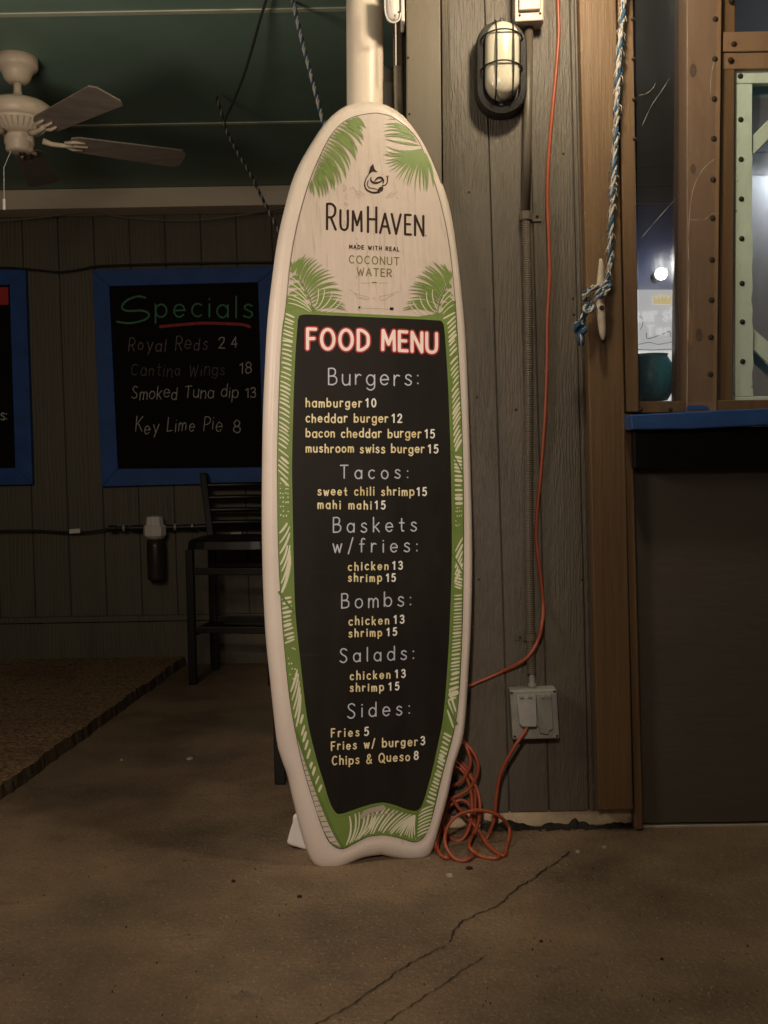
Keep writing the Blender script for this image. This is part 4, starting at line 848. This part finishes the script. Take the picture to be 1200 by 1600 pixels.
# grey capped pipe and white fitting in the gap
yg = 3.75; c_ = at(600, 210, yg); kk = yg/FPX
g = G(); zt = at(600,107,yg).z
g.lathe([(19*kk, 0),(19*kk, zt-.075),(20.5*kk, zt-.070),(20.5*kk, zt-.062),(19*kk, zt-.058),(19.5*kk, zt-.02),(17*kk, zt-.006),(12*kk, zt)], (c_.x, yg, 0), n=30)
tag(obj('capped_pipe', g, MT['grey'], smooth=True), 'grey capped pipe half hidden between the round pipe and corner post', 'pipe')
wf = thing('wall_fitting', 'white rounded plastic fitting hanging at the top beside the corner post', 'fitting', at(614,30,3.12))
yw = 3.12; kk = yw/FPX; c_ = at(613.5, 34, yw)
g = G(); pr = [(2,-1.5),(6,0),(9.5,4),(11.5,11),(12,20),(12,46)]
g.lathe([(r*kk,h*kk) for r,h in pr], c_, n=24); obj('housing', g, MT['white'], wf, smooth=True)
g = G(); ring = [at(601,-8,yw-.03), at(601.5,12,yw-.035), at(603.5,25,yw-.037), at(609,33,yw-.038), at(617,35,yw-.037), at(624,30,yw-.036), at(626,20,yw-.035)]
g.tube(cr(ring,5), .0024, 8); obj('wire_loop', g, MT['white'], wf, smooth=True)
g = G(); g.box(at(626,0,yw).x, at(631.5,0,yw).x, yw-.02, yw+.06, at(626,38,yw).z, CZ); obj('backplate', g, MT['white'], wf, bevel=.003)
g = G(); g.tube([at(618,34,yw), at(618.5,70,yw), at(618.5,102,yw)], .0019, 6); obj('cord', g, MT['white'], wf)
g = G(); p = at(623,19,yw-.03); g.lathe([(.003,0),(.002,.003)], p, (0,-1,0), 8); obj('screw', g, MT['hole'], wf)

# ------------------------------------------------------------------ bulkhead lamp
bl_ = thing('bulkhead_lamp', 'oval caged black bulkhead lamp with cream glass, unlit, on siding', 'wall lamp', at(781,180,YW))
def capsule(cx, cy, hw, hh, n=16):
    pts = []
    for k in range(n+1): a = math.pi*k/n; pts.append((cx + hw*math.cos(a), cy - (hh-hw) - hw*math.sin(a)))
    for k in range(n+1): a = math.pi + math.pi*k/n; pts.append((cx + hw*math.cos(a), cy + (hh-hw) - hw*math.sin(a)))
    return pts
def shell(g, cx, cy, rows, Y0, mi=0):
    """stack of capsules: rows of (half width, half height, distance from the wall)"""
    R_ = [[at(a,b,Y0) + Vector((0,-d,0)) for a,b in capsule(cx,cy,hw,hh)] for hw,hh,d in rows]; n = len(R_[0]); vs = [p for r in R_ for p in r]
    fs = [[k*n+i, (k+1)*n+i, (k+1)*n+(i+1)%n, k*n+(i+1)%n] for k in range(len(R_)-1) for i in range(n)]
    fs.append([(len(R_)-1)*n+i for i in range(n)][::-1]); g.add(vs, fs, mi)
Y0 = YW - .001
g = G(); shell(g, 780.5, 116, [(38.5,72,0),(39,73,.012),(39,73,.050),(37,71,.058),(29,62,.062),(27.5,60.5,.056),(26.5,59.5,.040)], Y0); obj('base', g, MT['fix'], bl_, bevel=0)
g = G(); shell(g, 780.8, 109, [(26,58,.045),(26,58,.070),(24.5,56.5,.088),(20,51,.101),(13,41,.108),(5,26,.111)], Y0); obj('glass', g, MT['glass'], bl_, smooth=True)
g = G()
def bulge(s, hw): return .064 + .052*math.sqrt(max(0,1-(s/hw)**2))
for x in (769.5, 795):
    path = []
    for k in range(21):
        t = k/20; y = 46 + (171-46)*t; b_ = .064 + .056*math.sin(math.pi*min(1,max(0,t)))**.45; path.append(at(x, y, Y0) + Vector((0,-b_,0)))
    g.tube(path, .0026, 6)
for y in (74, 121):
    path = []
    for k in range(17):
        t = k/16; x = 749 + (812-749)*t; b_ = .062 + .058*math.sin(math.pi*t)**.5; path.append(at(x, y - 3*math.sin(math.pi*t), Y0) + Vector((0,-b_,0)))
    g.tube(path, .0026, 6)
obj('cage', g, MT['fix'], bl_, smooth=True)
for y in (46, 174):
    p = at(780.5, y, Y0) + Vector((0,-.056,0)); g = G(); g.lathe([(.0075,0),(.0075,.007),(.004,.010)], p, (0,-1,0), 12); obj('screw', g, MT['fix'], bl_)

# conduit, boxes
cb = thing('junction_box', 'taupe metal junction box above the bulkhead lamp conduit', 'electrical box', at(828,45,YW))
g = G(); quadpx(g, [(805,-70),(803.5,37),(850,34),(852,-70)], YW-.058, .057); obj('box', g, MT['conbox'], cb, bevel=.004)
g = G(); quadpx(g, [(804.5,-70),(804.5,34),(849,31.5),(850,-70)], YW-.066, .007); obj('cover', g, MT['conbox'], cb, bevel=.003)
g = G(); quadpx(g, [(810,-60),(811,16),(845,14),(846,-60)], YW-.080, .013); obj('flap', g, MT['conbox'], cb, bevel=.004)
for (a,b) in ((812,24),(844,21)): screw(a, b, YW-.066, cb, .003)
cp_ = thing('conduit_pipe', 'taupe painted conduit strapped to the siding below the bulkhead lamp', 'conduit', at(830,1050,YW))
yc = YW - .022; kk = yc/FPX
g = G(); g.tube([at(826.5,42,yc), at(824.5,180,yc), at(822,332,yc)], 6.8*kk, 14); obj('rigid_tube', g, MT['conduit'], cp_, smooth=True)
g = G(); A, B = at(822,333,yc), at(830,1052,yc); mpts = []; rr = []
n_ = 620
for k in range(n_):
    t = k/(n_-1); p = A.lerp(B,t); p.x += .003*math.sin(t*6.5)*kk/kk; mpts.append(p); rr.append((7.1 if k % 3 else 6.4)*kk)
g.tube(mpts, rr, 12); obj('flexible_tube', g, MT['conduit'], cp_, smooth=False)
g = G(); g.lathe([(.0150,0),(.0150,.006),(.010,.006),(.010,.012),(.0135,.012),(.0135,.020),(.0095,.021),(.0085,.045),(.006,.050)], at(831.5,1078,yc), n=16); obj('connector', g, MT['outlet'], cp_)
def strap(px, py, tab):
    g = G(); p = at(px, py, yc); r = 8.6*kk
    pts = [p + Vector((r*math.cos(a), -r*math.sin(a), 0)) for a in [math.pi*k/12 for k in range(13)]]
    for a, b in zip(pts[:-1], pts[1:]): g.add([a+Vector((0,0,.012)), b+Vector((0,0,.012)), b-Vector((0,0,.012)), a-Vector((0,0,.012))], [[0,1,2,3]])
    xt = at(px+tab, py, yc).x; x0 = p.x + (r if tab > 0 else -r)
    g.box(min(x0,xt), max(x0,xt), YW-.004, YW-.0005, p.z-.013, p.z+.010); g.box(p.x-r-.002, p.x-r+.002, YW-.022, YW-.0005, p.z-.012, p.z+.012); g.box(p.x+r-.002, p.x+r+.002, YW-.022, YW-.0005, p.z-.012, p.z+.012)
    obj('strap', g, MT['conduit'], cp_)
    screw(px + tab*.68, py+1, YW-.004, cp_, .0034)
strap(822.5, 337, 25); strap(829, 995, -24)
ob = thing('outlet_box', 'grey weatherproof outlet box low on the siding with two flap covers', 'electrical box', at(836,1155,YW))
g = G(); quadpx(g, [(796.5,1079),(801,1156),(874.5,1154),(870,1077)], YW-.060, .059); obj('box', g, MT['outlet'], ob, bevel=.004)
g = G(); quadpx(g, [(838.5,1085),(841,1146),(864,1144.5),(862,1083.5)][0:1]+[(839.5,1134),(843,1138),(844,1146),(857,1148),(858,1142),(864.5,1140),(862,1083.5)], YW-.071, .010); obj('flap', g, MT['outletcap'], ob, bevel=.002)
g = G(); g.prism([at(807,1087,YW-.066), at(812,1131,YW-.088), at(816,1136,YW-.090), at(838,1136,YW-.090), at(839,1130,YW-.088), at(837.5,1085,YW-.066)], (0,.012,0)); obj('open_flap', g, MT['outletcap'], ob, bevel=.002)
for (a,b) in ((815,1089),(828,1088.5),(848,1089),(858,1088)):
    p = at(a,b,YW-.073); g = G(); g.box(p.x-.006, p.x+.006, p.y-.004, p.y+.004, p.z-.004, p.z+.004); obj('hinge', g, MT['outletcap'], ob, bevel=.001)
for (a,b) in ((799.5,1083),(866.5,1080.5),(870.5,1150),(804.5,1151)): screw(a, b, YW-.060, ob, .0028)

# ------------------------------------------------------------------ orange extension cord
g = G(); RC = .0056
def cpt(px, py, Y, ): return at(px, py, Y)
Yc = YW - .050
up = [(872,-60),(872,0),(873,50),(870,100),(864,165),(858,235),(855.5,307),(858,383),(859,429),(855.5,501),(855,559),(852,645),(845,740),(839,800),(838,845),(844,895),(848.5,945),(847,975),(841,1000),(822,1029),(780,1051.5),(730.5,1074)]
path = [cpt(a,b, YW-.012 - (.03 if 960 < b < 1060 and a > 800 else 0)) for a,b in up]
path += [cpt(700,1100,YW-.035), cpt(690,1140,YW-.05), cpt(705,1152,YW-.06)]
L1 = [(720,1155),(741,1178),(747,1203),(735,1230),(708,1246),(690,1240),(686,1200),(700,1166),(723,1161),(734,1182),(733,1200),(720,1221),(700,1228),(688,1210),(694,1188),(711,1190),(732,1209),(746,1236),(750,1266),(742,1300),(720,1330)]
path += [cpt(a,b, YW-.05 - .02*math.sin(i*.8) - max(0,(b-1230))*.0006) for i,(a,b) in enumerate(L1)]
def fl(px, py, lift=0.0):
    p = gnd(px, py, RC + lift); return p
L2 = [fl(700,1341), fl(684,1330), fl(682,1312,.03), cpt(702,1250,YW-.09), cpt(717,1263,YW-.085), cpt(744,1293,YW-.09), fl(762,1320,.008), fl(786,1337), fl(792,1322,.004), cpt(796,1296,YW-.10), cpt(780,1275,YW-.12), cpt(750,1266,YW-.13), cpt(717,1273,YW-.15), cpt(699,1293,YW-.17), fl(696,1320,.03), fl(713,1343), fl(735,1341,.002), cpt(756,1317,YW-.10), cpt(771,1284,YW-.085), cpt(775.5,1245,YW-.08), cpt(783,1206,YW-.08), cpt(804,1167,YW-.085), cpt(822,1140,YW-.082), cpt(824,1128,YW-.076)]
path += L2
g.tube(cr(path, 7), RC, 8)
L3 = [fl(690,1338,.0), fl(683,1322,.012), cpt(690,1290,YW-.10), cpt(700,1262,YW-.07), cpt(722,1250,YW-.06), cpt(738,1266,YW-.065), cpt(741,1296,YW-.075), fl(733,1322,.022), fl(752,1338), fl(776,1341), fl(784,1333)]
g.tube(cr(L3, 7), RC, 8)
L4 = []
for i in range(40):
    t = i/39; a = 2*math.pi*2.6*t + .6; L4.append(cpt(712 + 3*t + (27+4*math.sin(7*t))*math.cos(a), 1248 + 14*t + (66-14*t)*math.sin(a), YW - .035 - .05*t - .02*math.sin(a)))
g.tube(cr(L4, 4), RC, 8); tag(obj('extension_cord', g, MT['orange'], smooth=True), 'orange extension cord hanging down the siding and coiled beside the board tail', 'cord')
# ------------------------------------------------------------------ blue and white rope on the cleat, and other ropes
def rope(path, R, pitch, mats, name, label, lay=3, fray=0, tail=None, extra=None):
    P = cr(path, 14); g = G(); Ls = [0]
    for i in range(len(P)-1): Ls.append(Ls[-1] + (P[i+1]-P[i]).length)
    # even steps
    step = R*.9; N = int(Ls[-1]/step); C = []; j = 0
    for k in range(N+1):
        s = Ls[-1]*k/N
        while j < len(P)-2 and Ls[j+1] < s: j += 1
        C.append(P[j].lerp(P[j+1], (s-Ls[j])/((Ls[j+1]-Ls[j]) or 1)))
    t0 = (C[1]-C[0]).normalized(); nrm = t0.orthogonal().normalized(); fr = []
    for i in range(len(C)):
        t = (C[min(i+1,N)]-C[max(i-1,0)]).normalized(); nrm = (nrm - t*nrm.dot(t)).normalized(); fr.append((nrm.copy(), t.cross(nrm)))
    for q in range(lay):
        sp_ = []
        for i, c in enumerate(C):
            a = 2*math.pi*(q/lay + Ls[-1]*i/N/pitch); sp_.append(c + (fr[i][0]*math.cos(a) + fr[i][1]*math.sin(a))*R*.55)
        g.tube(sp_, R*.56, 6, mi=q % len(mats))
    for _ in range(fray):
        i = rnd.randrange(N); d = (fr[i][0]*rnd.uniform(-1,1)+fr[i][1]*rnd.uniform(-1,1)).normalized(); b = C[i]+d*R*.8
        g.tube([b, b+d*R*rnd.uniform(.3,1.0)+Vector((0,0,rnd.uniform(-.010,.004))), b+d*R*rnd.uniform(.3,1.5)+Vector((0,0,rnd.uniform(-.028,-.008)))], [.0020,.0016,.0008], 4, mi=rnd.randrange(len(mats)))
    if extra: extra(g)
    return tag(obj(name, g, [MT[k] for k in mats], smooth=True), label, 'rope')
YR = YW - .085
pts = [(977,-60),(975,0),(971,40),(969,69),(966.5,105),(965,139),(963,185),(962,222),(959,278),(957,312),(955,347),(953.5,385),(952.5,416),(947,442)]
rp = [at(a,b,YR) for a,b in pts]
def cleatknot(g):
    for loop in ([(949,440),(941,452),(928,462),(917,468),(913,463),(920,453),(932,449),(944,452)], [(953,447),(944,459),(931,466),(920,474),(914,482),(921,486),(930,478)], [(915,458),(924,450),(938,447),(951,441)]):
        P = [at(a,b,YR-.012-.012*math.sin(i*1.7)) for i,(a,b) in enumerate(loop)]
        P = cr(P, 6)
        for q in range(3):
            g.tube([p + Vector((.0042*math.cos(i*.55+q*2.1), 0, .0042*math.sin(i*.55+q*2.1))) for i,p in enumerate(P)], .0042, 6, mi=q % 3)
    t = cr([at(a,b,YR-.008) for a,b in ((922,476),(915,488),(910,500),(907,509))], 6)
    for q in range(3): g.tube([p + Vector((.005*math.cos(i*.5+q*2.1), 0, .005*math.sin(i*.5+q*2.1))) for i,p in enumerate(t)], .005, 6, mi=(0,0,1)[q])
    k0 = at(907,514,YR-.008)
    for q in range(4):
        P = [k0 + Vector((.0145*math.cos(t+q), .010*math.sin(t*2+q), .0125*math.sin(t)+.002*q)) for t in [2*math.pi*i/12 for i in range(12)]]; g.tube(P, .0058, 6, True, mi=(0,0,1,0)[q])
    for q in range(3): g.tube([k0 + Vector((.005*(q-1), 0, -.012)), k0+Vector((.006*(q-1)+.001, -.002, -.03)), k0 + Vector((.005*(q-1), 0, -.050))], [.0052,.0055,.0048], 6, mi=(0,1,0)[q])
rope(rp, .0076, .085, ['ropeb','ropew','ropew'], 'rope', 'frayed blue and white rope knotted round the cleat on the timber post', fray=170, extra=cleatknot)
cl = thing('rope_cleat', 'worn cream horn cleat bolted to the brown timber post', 'cleat', at(940,530,YW-.06))
yk = YW - .088; g = G()
ph = [(938,405),(939,420),(938.5,440),(937.5,465),(938.5,485),(940,505),(941,522),(942,531)]; wd = [2.2,4.8,6.2,7.2,7.2,6.2,5,2.4]; kk = yk/FPX
cpts = cr([(a,b,w_) for (a,b),w_ in zip(ph,wd)], 5)
g.tube([at(p.x,p.y,yk) + Vector((0, -.006*abs((p.y-468)/64)**2, 0)) for p in cpts], [p.z*kk for p in cpts], 12); obj('horn', g, MT['cleat'], cl, smooth=True)
g = G(); g.tube([at(938,450,yk+.004), at(938,452,YW-.051)], .012, 10); g.tube([at(939.5,496,yk+.004), at(939.5,496,YW-.051)], .012, 10); obj('foot', g, MT['cleat'], cl, smooth=True)
g = G(); p = at(938.6,482,yk) + Vector((0,-7.4*kk,0)); g.lathe([(.0072,-.002),(.0072,.0012),(.0055,.0016)], p, (0,-1,0), 14); obj('bolt_hole', g, MT['screw'], cl)
# ropes under the ceiling
hk = at(339,153,4.30); hk = Vector((hk.x, hk.y, hk.z)); jn = at(350,190,4.28)
r1 = rope([at(339,152,4.30), at(344,170,4.29), jn, at(356,209,4.26), at(372,240,4.2), at(391,272,4.14), at(412,314,4.06), at(436,362,3.98), at(446,384,3.95)], .0062, .045, ['ropek','ropeg','ropek'], 'rope', 'dark twisted rope hooked to the ceiling and slanting down behind the surfboard', lay=3)
P = [jn, at(366,155,4.1), at(380,120,3.92), at(391,85,3.78), at(399,57,3.66), at(407,28,3.55), at(416,0,3.44), at(424,-28,3.36)]
rope(P, .0052, .03, ['ropek'], 'rope', 'black twisted rope rising from the hooked rope to the front of the ceiling', lay=2)
rope([at(454,-30,3.5), at(458,0,3.5), at(471,60,3.5), at(488,125,3.5), at(504,187,3.5), at(514,225,3.5)], .0072, .045, ['ropew','ropeb','ropew'], 'rope', 'pale straight rope slanting down to the surfboard tip beside the round pipe', lay=3)

# ------------------------------------------------------------------ back wall: chalkboards, cables, wall lamp, stool
def on(Y): return lambda x, y, z=0.0: at(x, y, Y) + Vector((0, -z, 0))
def chalkboard(label, outer, inner, name='chalkboard'):
    """outer and inner: TL, TR, BR, BL picture corners on the back wall"""
    t = thing(name, label, 'chalkboard', at((outer[0][0]+outer[1][0])/2, outer[2][1], YB-.05))
    g = G(); quadpx(g, [inner[0],inner[3],inner[2],inner[1]], YB-.018, .016); obj('slate', g, MT['board'], t)
    for k in range(4):
        a, b, c, d = outer[k], outer[(k+1)%4], inner[(k+1)%4], inner[k]
        g = G(); g.prism([at(*q, YB-.045) for q in (a,d,c,b)], (0,.043,0)); obj('frame_board', g, MT['blue'], t, bevel=.003)
    return t
cbd = chalkboard('blue framed chalkboard of chalked specials right of the cropped one', [(144,422),(433,415.5),(442,753),(159,760.5)], [(170.5,447),(403,441),(411,730),(184,732.5)])
Yt = YB - .0185; mp = on(Yt)
g = G()
qs = lambda *p: sm(*[(a*.3833, 380+b*.3833) for a,b in p])
ribbon(g, qs((592,222),(560,217),(515,235),(497,262),(520,276),(580,275),(608,290),(590,312),(530,326),(478,320)), 3.0, mp, .0010)
text(g, 'pecials', (243,496), (395,495), 32, 2.5, mp, .0012, wob=.03); sp1 = obj('chalk_heading', g, MT['chalkg'], cbd)
g = G(); ribbon(g, qs((655,340),(740,332),(830,326),(920,328),(990,332),(1018,341)), 4.4, mp, .0010); obj('chalk_underline', g, MT['chalkr'], cbd)
for (s_, a, b, c_, mt, pr, pa, pb, pm) in [('Royal Reds',(201,549),(324,547),17,'chalkd','24',(342,545),(371,543),17,),('Cantina Wings',(205,588),(351,586),16,'chalkx','18',(375,583),(393,582),17),('Smoked Tuna dip',(206,624),(371,620),16,'chalkw','13',(384,621),(400,620),16),('Key Lime Pie',(212,676),(346,673),18,'chalkw','8',(365,676),(379,676),20)]:
    g = G(); text(g, s_, a, b, c_*1.15, 1.3, mp, .0010, wob=.12, squash=.8, slant=.10); obj('chalk_lettering', g, MT[mt], cbd)
    g = G(); text(g, pr, pa, pb, pm, 1.5, mp, .0010, wob=.10); obj('chalk_lettering', g, MT['chalkw'], cbd)
cbe = chalkboard('blue framed chalkboard cut off by the left edge, with a red banner', [(-240,424),(39.5,421),(50.5,757),(-225,763)], [(-214,449),(14.5,445),(23.5,731),(-198,737)])
g = G(); g.prism([at(*q, Yt-.001) for q in [(-206,454),(-206,481),(13.5,476),(12.5,448.5)]], (0,.0008,0)); obj('red_banner', g, MT['redban'], cbe)
g = G(); text(g, 's:', (1.5,656), (10.5,656), 17, 1.9, mp, .0010); obj('chalk_lettering', g, MT['chalkw'], cbe)
# sagging wires on the back wall
def wire(name, pts, r, mt, label, Y=YB-.035):
    g = G(); g.tube(cr([at(a,b,Y) for a,b in pts], 6), r, 6); tag(obj(name, g, MT[mt], smooth=True), label, 'cable')
wire('sagging_wire', [(-120,338),(-40,346),(0,345),(60,340),(134,332),(190,339),(268,344.5),(340,341),(429,327),(470,322)], .0042, 'wire', 'thin pale wire sagging just under the fascia beam', 5.80)
wire('sagging_wire', [(-40,416),(23,419),(60,422),(94,425),(130,420),(153,416),(230,413),(330,411),(430,410),(470,412)], .006, 'cable', 'black cable draped along the tops of the chalkboard frames', YB-.055)
# power cable with box and jar
wl = thing('wall_lamp', 'white wall box with a dark glass jar lamp on a black cable', 'wall lamp', at(241,905,YB-.1))
kk = (YB-.09)/FPX
p = at(242,838,YB-.085)
g = G(); g.lathe([(15*kk,0),(17.5*kk,1*kk),(18*kk,5*kk),(18*kk,16*kk),(16.5*kk,17*kk),(14.5*kk,18*kk),(13.5*kk,27*kk),(12*kk,31*kk),(3*kk,32.5*kk)], p, n=8); obj('box', g, MT['white'], wl, bevel=.002)
g = G(); g.lathe([(13*kk,0),(15*kk,2*kk),(15*kk,7*kk)], at(243,842,YB-.085), n=24); obj('collar', g, MT['grey'], wl)
g = G(); g.lathe([(3*kk,-66*kk),(13*kk,-64*kk),(14*kk,-60*kk),(14*kk,-12*kk),(12.5*kk,0)], at(243,842,YB-.085), n=24); obj('glass_jar', g, MT['jar'], wl, smooth=True)
pc = thing('power_cable', 'black cable with fittings running along the lower back wall', 'cable', at(200,830,YB-.05))
g = G(); g.tube(cr([at(a,b,YB-.06) for a,b in [(-120,829),(0,829.5),(55,829),(110,832),(140,831),(172,826)]],6), .0062, 8); obj('cable', g, MT['cable'], pc, smooth=True)
g = G(); yy = YB-.085
for (xa,xb,r) in ((170,182,5),(183,188,3.4),(189,199,4.6),(200,206,3.4),(206,224,5),(260,270,4.6),(270,279,3.4),(280,298,4.2),(298,304,5.4),(304,309,3.6)): g.tube([at(xa,826-(xa-170)*.02,yy), at(xb,826-(xb-170)*.02,yy)], r*kk, 12)
g.tube([at(309,823,yy), at(420,822,yy)], 4.2*kk, 12); obj('fittings', g, MT['black'], pc)
for xa in (194, 274, 301): 
    g = G(); g.tube([at(xa-1.6,825.5-(xa-170)*.02,yy), at(xa+1.6,825.5-(xa-170)*.02,yy)], 5.4*kk, 12); obj('clamp_ring', g, MT['grey'], pc)
g = G(); quadpx(g, [(108,827),(108,834),(125,833),(125,826)], YB-.075, .03); obj('connector', g, MT['white'], pc, bevel=.003)

# bar stools
ST = None
def make_stool():
    t = thing('bar_stool', 'black ladder back bar stool against the back wall, beside the board', 'bar stool', (0,0,0))
    W, D, HS, HB, lw = .215, .19, .745, 1.115, .020
    def leg(x0, y0, x1, y1, z1):
        g = G(); g.add([(x0-lw,y0-lw,0),(x0+lw,y0-lw,0),(x0+lw,y0+lw,0),(x0-lw,y0+lw,0),(x1-lw,y1-lw,z1),(x1+lw,y1-lw,z1),(x1+lw,y1+lw,z1),(x1-lw,y1+lw,z1)], [[0,3,2,1],[4,5,6,7],[0,1,5,4],[1,2,6,5],[2,3,7,6],[3,0,4,7]]); return g
    for sx in (-1,1):
        obj('leg', leg(sx*W,-D,sx*W,-D,HS-.03), MT['black'], t, bevel=.005)
        obj('leg', leg(sx*W,D,sx*W,D,HS-.03), MT['black'], t, bevel=.005)
        g = leg(sx*W, D, sx*W - .065, D+.085, HB-HS); g.v = [v + Vector((0,0,HS)) for v in g.v]; obj('back_post', g, MT['black'], t, bevel=.006)
    g = G(); pts = []
    for k in range(28):
        a = 2*math.pi*k/28; c, s_ = math.cos(a), math.sin(a); pts.append(Vector((math.copysign(abs(c)**.45, c)*(W+.035), math.copysign(abs(s_)**.45, s_)*(D+.035), HS-.028)))
    n = len(pts); lo = pts; hi = [Vector((p.x*.98, p.y*.98, HS+.012)) for p in pts]; h2 = [Vector((p.x*.90, p.y*.90, HS+.024)) for p in pts]
    g.add(lo+hi+h2, [[i,(i+1)%n,(i+1)%n+n,i+n] for i in range(n)] + [[i+n,(i+1)%n+n,(i+1)%n+2*n,i+2*n] for i in range(n)] + [list(range(2*n,3*n)), list(range(n-1,-1,-1))]); obj('seat', g, MT['black'], t, smooth=False)
    for k, z in enumerate((.835,.905,.975,1.045)):
        y0 = D + .085*(z-HS)/(HB-HS); g = G(); P = [Vector((-W+.02 - .065*(z-HS)/(HB-HS) + (2*W-.04)*i/14, y0 + .03*math.sin(math.pi*i/14), z)) for i in range(15)]
        for a, b in zip(P[:-1], P[1:]):
            g.add([a+Vector((0,-.006,-.014)), b+Vector((0,-.006,-.014)), b+Vector((0,-.012,.0)), a+Vector((0,-.012,.0)), b+Vector((0,-.006,.014)), a+Vector((0,-.006,.014)), b+Vector((0,.006,.014)), a+Vector((0,.006,.014)), b+Vector((0,.006,-.014)), a+Vector((0,.006,-.014))], [[0,1,2,3],[3,2,4,5],[5,4,6,7],[7,6,8,9],[9,8,1,0]])
        obj('back_slat', g, MT['black'], t, smooth=True)
    for z, ys in ((.60,(-1,1)), (.29,(-1,1))):
        for s_ in ys:
            g = G(); g.box(-W+lw, W-lw, s_*D-.012, s_*D+.012, z-.018, z+.018); obj('rail', g, MT['black'], t, bevel=.004)
    for sx in (-1,1):
        g = G(); g.box(sx*W-.012, sx*W+.012, -D+lw, D-lw, .25, .285); obj('rail', g, MT['black'], t, bevel=.004)
    return t
ST = make_stool()
def dup(root, loc, rz, label, group=None):
    r = root.copy(); COL.objects.link(r); r.location = loc; r.rotation_euler = (0,0,rz); r['label'] = label
    if group: r['group'] = group
    for ch in list(root.children):
        c = ch.copy(); COL.objects.link(c); c.parent = r
    return r
fl_ = gnd(302, 1069); az = math.radians(-8)
def stool_pos(corner, az):
    c = Vector((-.215, -.19, 0)); c = Matrix.Rotation(az, 3, 'Z') @ c; return Vector((corner.x - c.x, corner.y - c.y, 0))
ST.location = stool_pos(fl_, az); ST.rotation_euler = (0,0,az); ST['group'] = 'black bar stools'
f2 = gnd(438, 1224)
dup(ST, stool_pos(f2, math.radians(2)), math.radians(2), 'black bar stool hidden behind the surfboard with one leg showing', 'black bar stools')
# small pale carton on the rail behind the stool seat
g = G(); quadpx(g, [(360,832),(360,840),(377,839),(377,831)], YB-.06, .05); tag(obj('cable_clip', g, MT['batten'], bevel=.002), 'small pale clip on the back wall seen between the stool back and seat', 'clip')

# ------------------------------------------------------------------ ceiling fan
FY = 3.93; fc = at(26, 100, FY); kk = FY/FPX
fan = thing('ceiling_fan', 'cream ceiling fan with brown wood blades and a pull chain', 'ceiling fan', (fc.x, FY, at(26,240,FY).z))
FX = fc.x; zc_ = lambda y: at(26, y, FY).z
def FL(name, prof, mt, n=32, sm_=True):
    g = G(); g.lathe([(r*kk, zc_(y)) for r,y in prof], (FX, FY, 0), n=n); return obj(name, g, MT[mt], fan, smooth=sm_)
g = G(); g.lathe([(9*kk, zc_(131)),(14*kk,zc_(130)),(19*kk,zc_(125)),(22*kk,zc_(117)),(25*kk,zc_(111)),(30*kk,zc_(108)),(31.5*kk,zc_(105)),(31.5*kk,CZ-.001)], (FX,FY,0), n=32); obj('canopy', g, MT['fan'], fan, smooth=True)
FL('downrod', [(12,162),(9,152),(6,143),(6,128)], 'fan', 16)
FL('motor_housing', [(30,193),(46,190),(50.5,186),(52,176),(50,168),(42,162),(26,159),(10,158)], 'fan', 40)
FL('vent_ring', [(26,210),(33,206),(44,194),(46,190)], 'fan', 40)
g = G()
for k in range(30):
    a = 2*math.pi*k/30; r0, r1 = 32*kk, 44*kk; z0, z1 = zc_(206), zc_(194.5)
    p, q = Vector((FX+r0*math.cos(a), FY+r0*math.sin(a), z0)), Vector((FX+r1*math.cos(a), FY+r1*math.sin(a), z1)); g.tube([p,q], .0028, 5)
obj('vent_ribs', g, MT['grey'], fan)
FL('switch_housing', [(12,239),(18,238),(20.5,235),(20.5,228),(22,226),(22,215),(20,210)], 'fan', 28)
g = G(); g.lathe([(.004, zc_(243)),(.012, zc_(242)),(.012, zc_(238))], (FX+.01,FY,0), n=12); obj('cap_screw', g, MT['fix'], fan)
zb = zc_(214); BR, BRK = None, None
def fan_blade(ang):
    global BR, BRK
    ca, sa = math.cos(ang), math.sin(ang); ex = Vector((ca, -sa, 0)); ey = Vector((sa, ca, 0)); pit = math.radians(-14)
    ev = ey*math.cos(pit) + Vector((0,0,1))*math.sin(pit); o = Vector((FX, FY, zb))
    g = G(); r0, r1, w0, w1 = .185, .635, .052, .066
    out = [(r0,-w0*.75),(r0+.03,-w0),(r1-.02,-w1),(r1,-w1+.02),(r1,w1-.02),(r1-.02,w1),(r0+.03,w0),(r0,w0*.75)]
    nrm = ex.cross(ev); top = [o + ex*a + ev*b + nrm*.003 - Vector((0,0,.01*(a-.1))) for a,b in out]; bot = [p - nrm*.006 for p in top]; n = len(out)
    g.add(bot+top, [list(range(n))[::-1], list(range(n,2*n))] + [[i,(i+1)%n,(i+1)%n+n,i+n] for i in range(n)])
    b = obj('blade', g, MT['blade'], fan)
    g = G(); g.tube([o + ex*.085 + Vector((0,0,-.004)), o + ex*.12 + Vector((0,0,-.012)), o + ex*.16 + Vector((0,0,-.012)), o + ex*.20 - nrm*.007 - Vector((0,0,.001))], [.012,.010,.009,.009], 8)
    for q in (-.026, 0, .026): g.tube([o + ex*.165 + ev*q*.3 - nrm*.006, o + ex*.20 + ev*q - nrm*.008 - Vector((0,0,.001)), o + ex*(.255 - abs(q)*.6) + ev*q - nrm*.007 - Vector((0,0,.0015))], [.007,.007,.004], 6)
    obj('blade_iron', g, MT['fan'], b, smooth=True)
for k in range(5): fan_blade(math.radians(-28 + 72*k))
g = G(); g.tube([at(17,236,FY-.03), at(6,262,FY-.03), at(6.5,312,FY-.03)], .0012, 5); pcn = obj('pull_chain', g, MT['white'], fan)
g = G(); g.tube([at(6.5,311,FY-.03), at(6.5,328,FY-.03)], .0055, 8); obj('pull_knob', g, MT['white'], pcn)
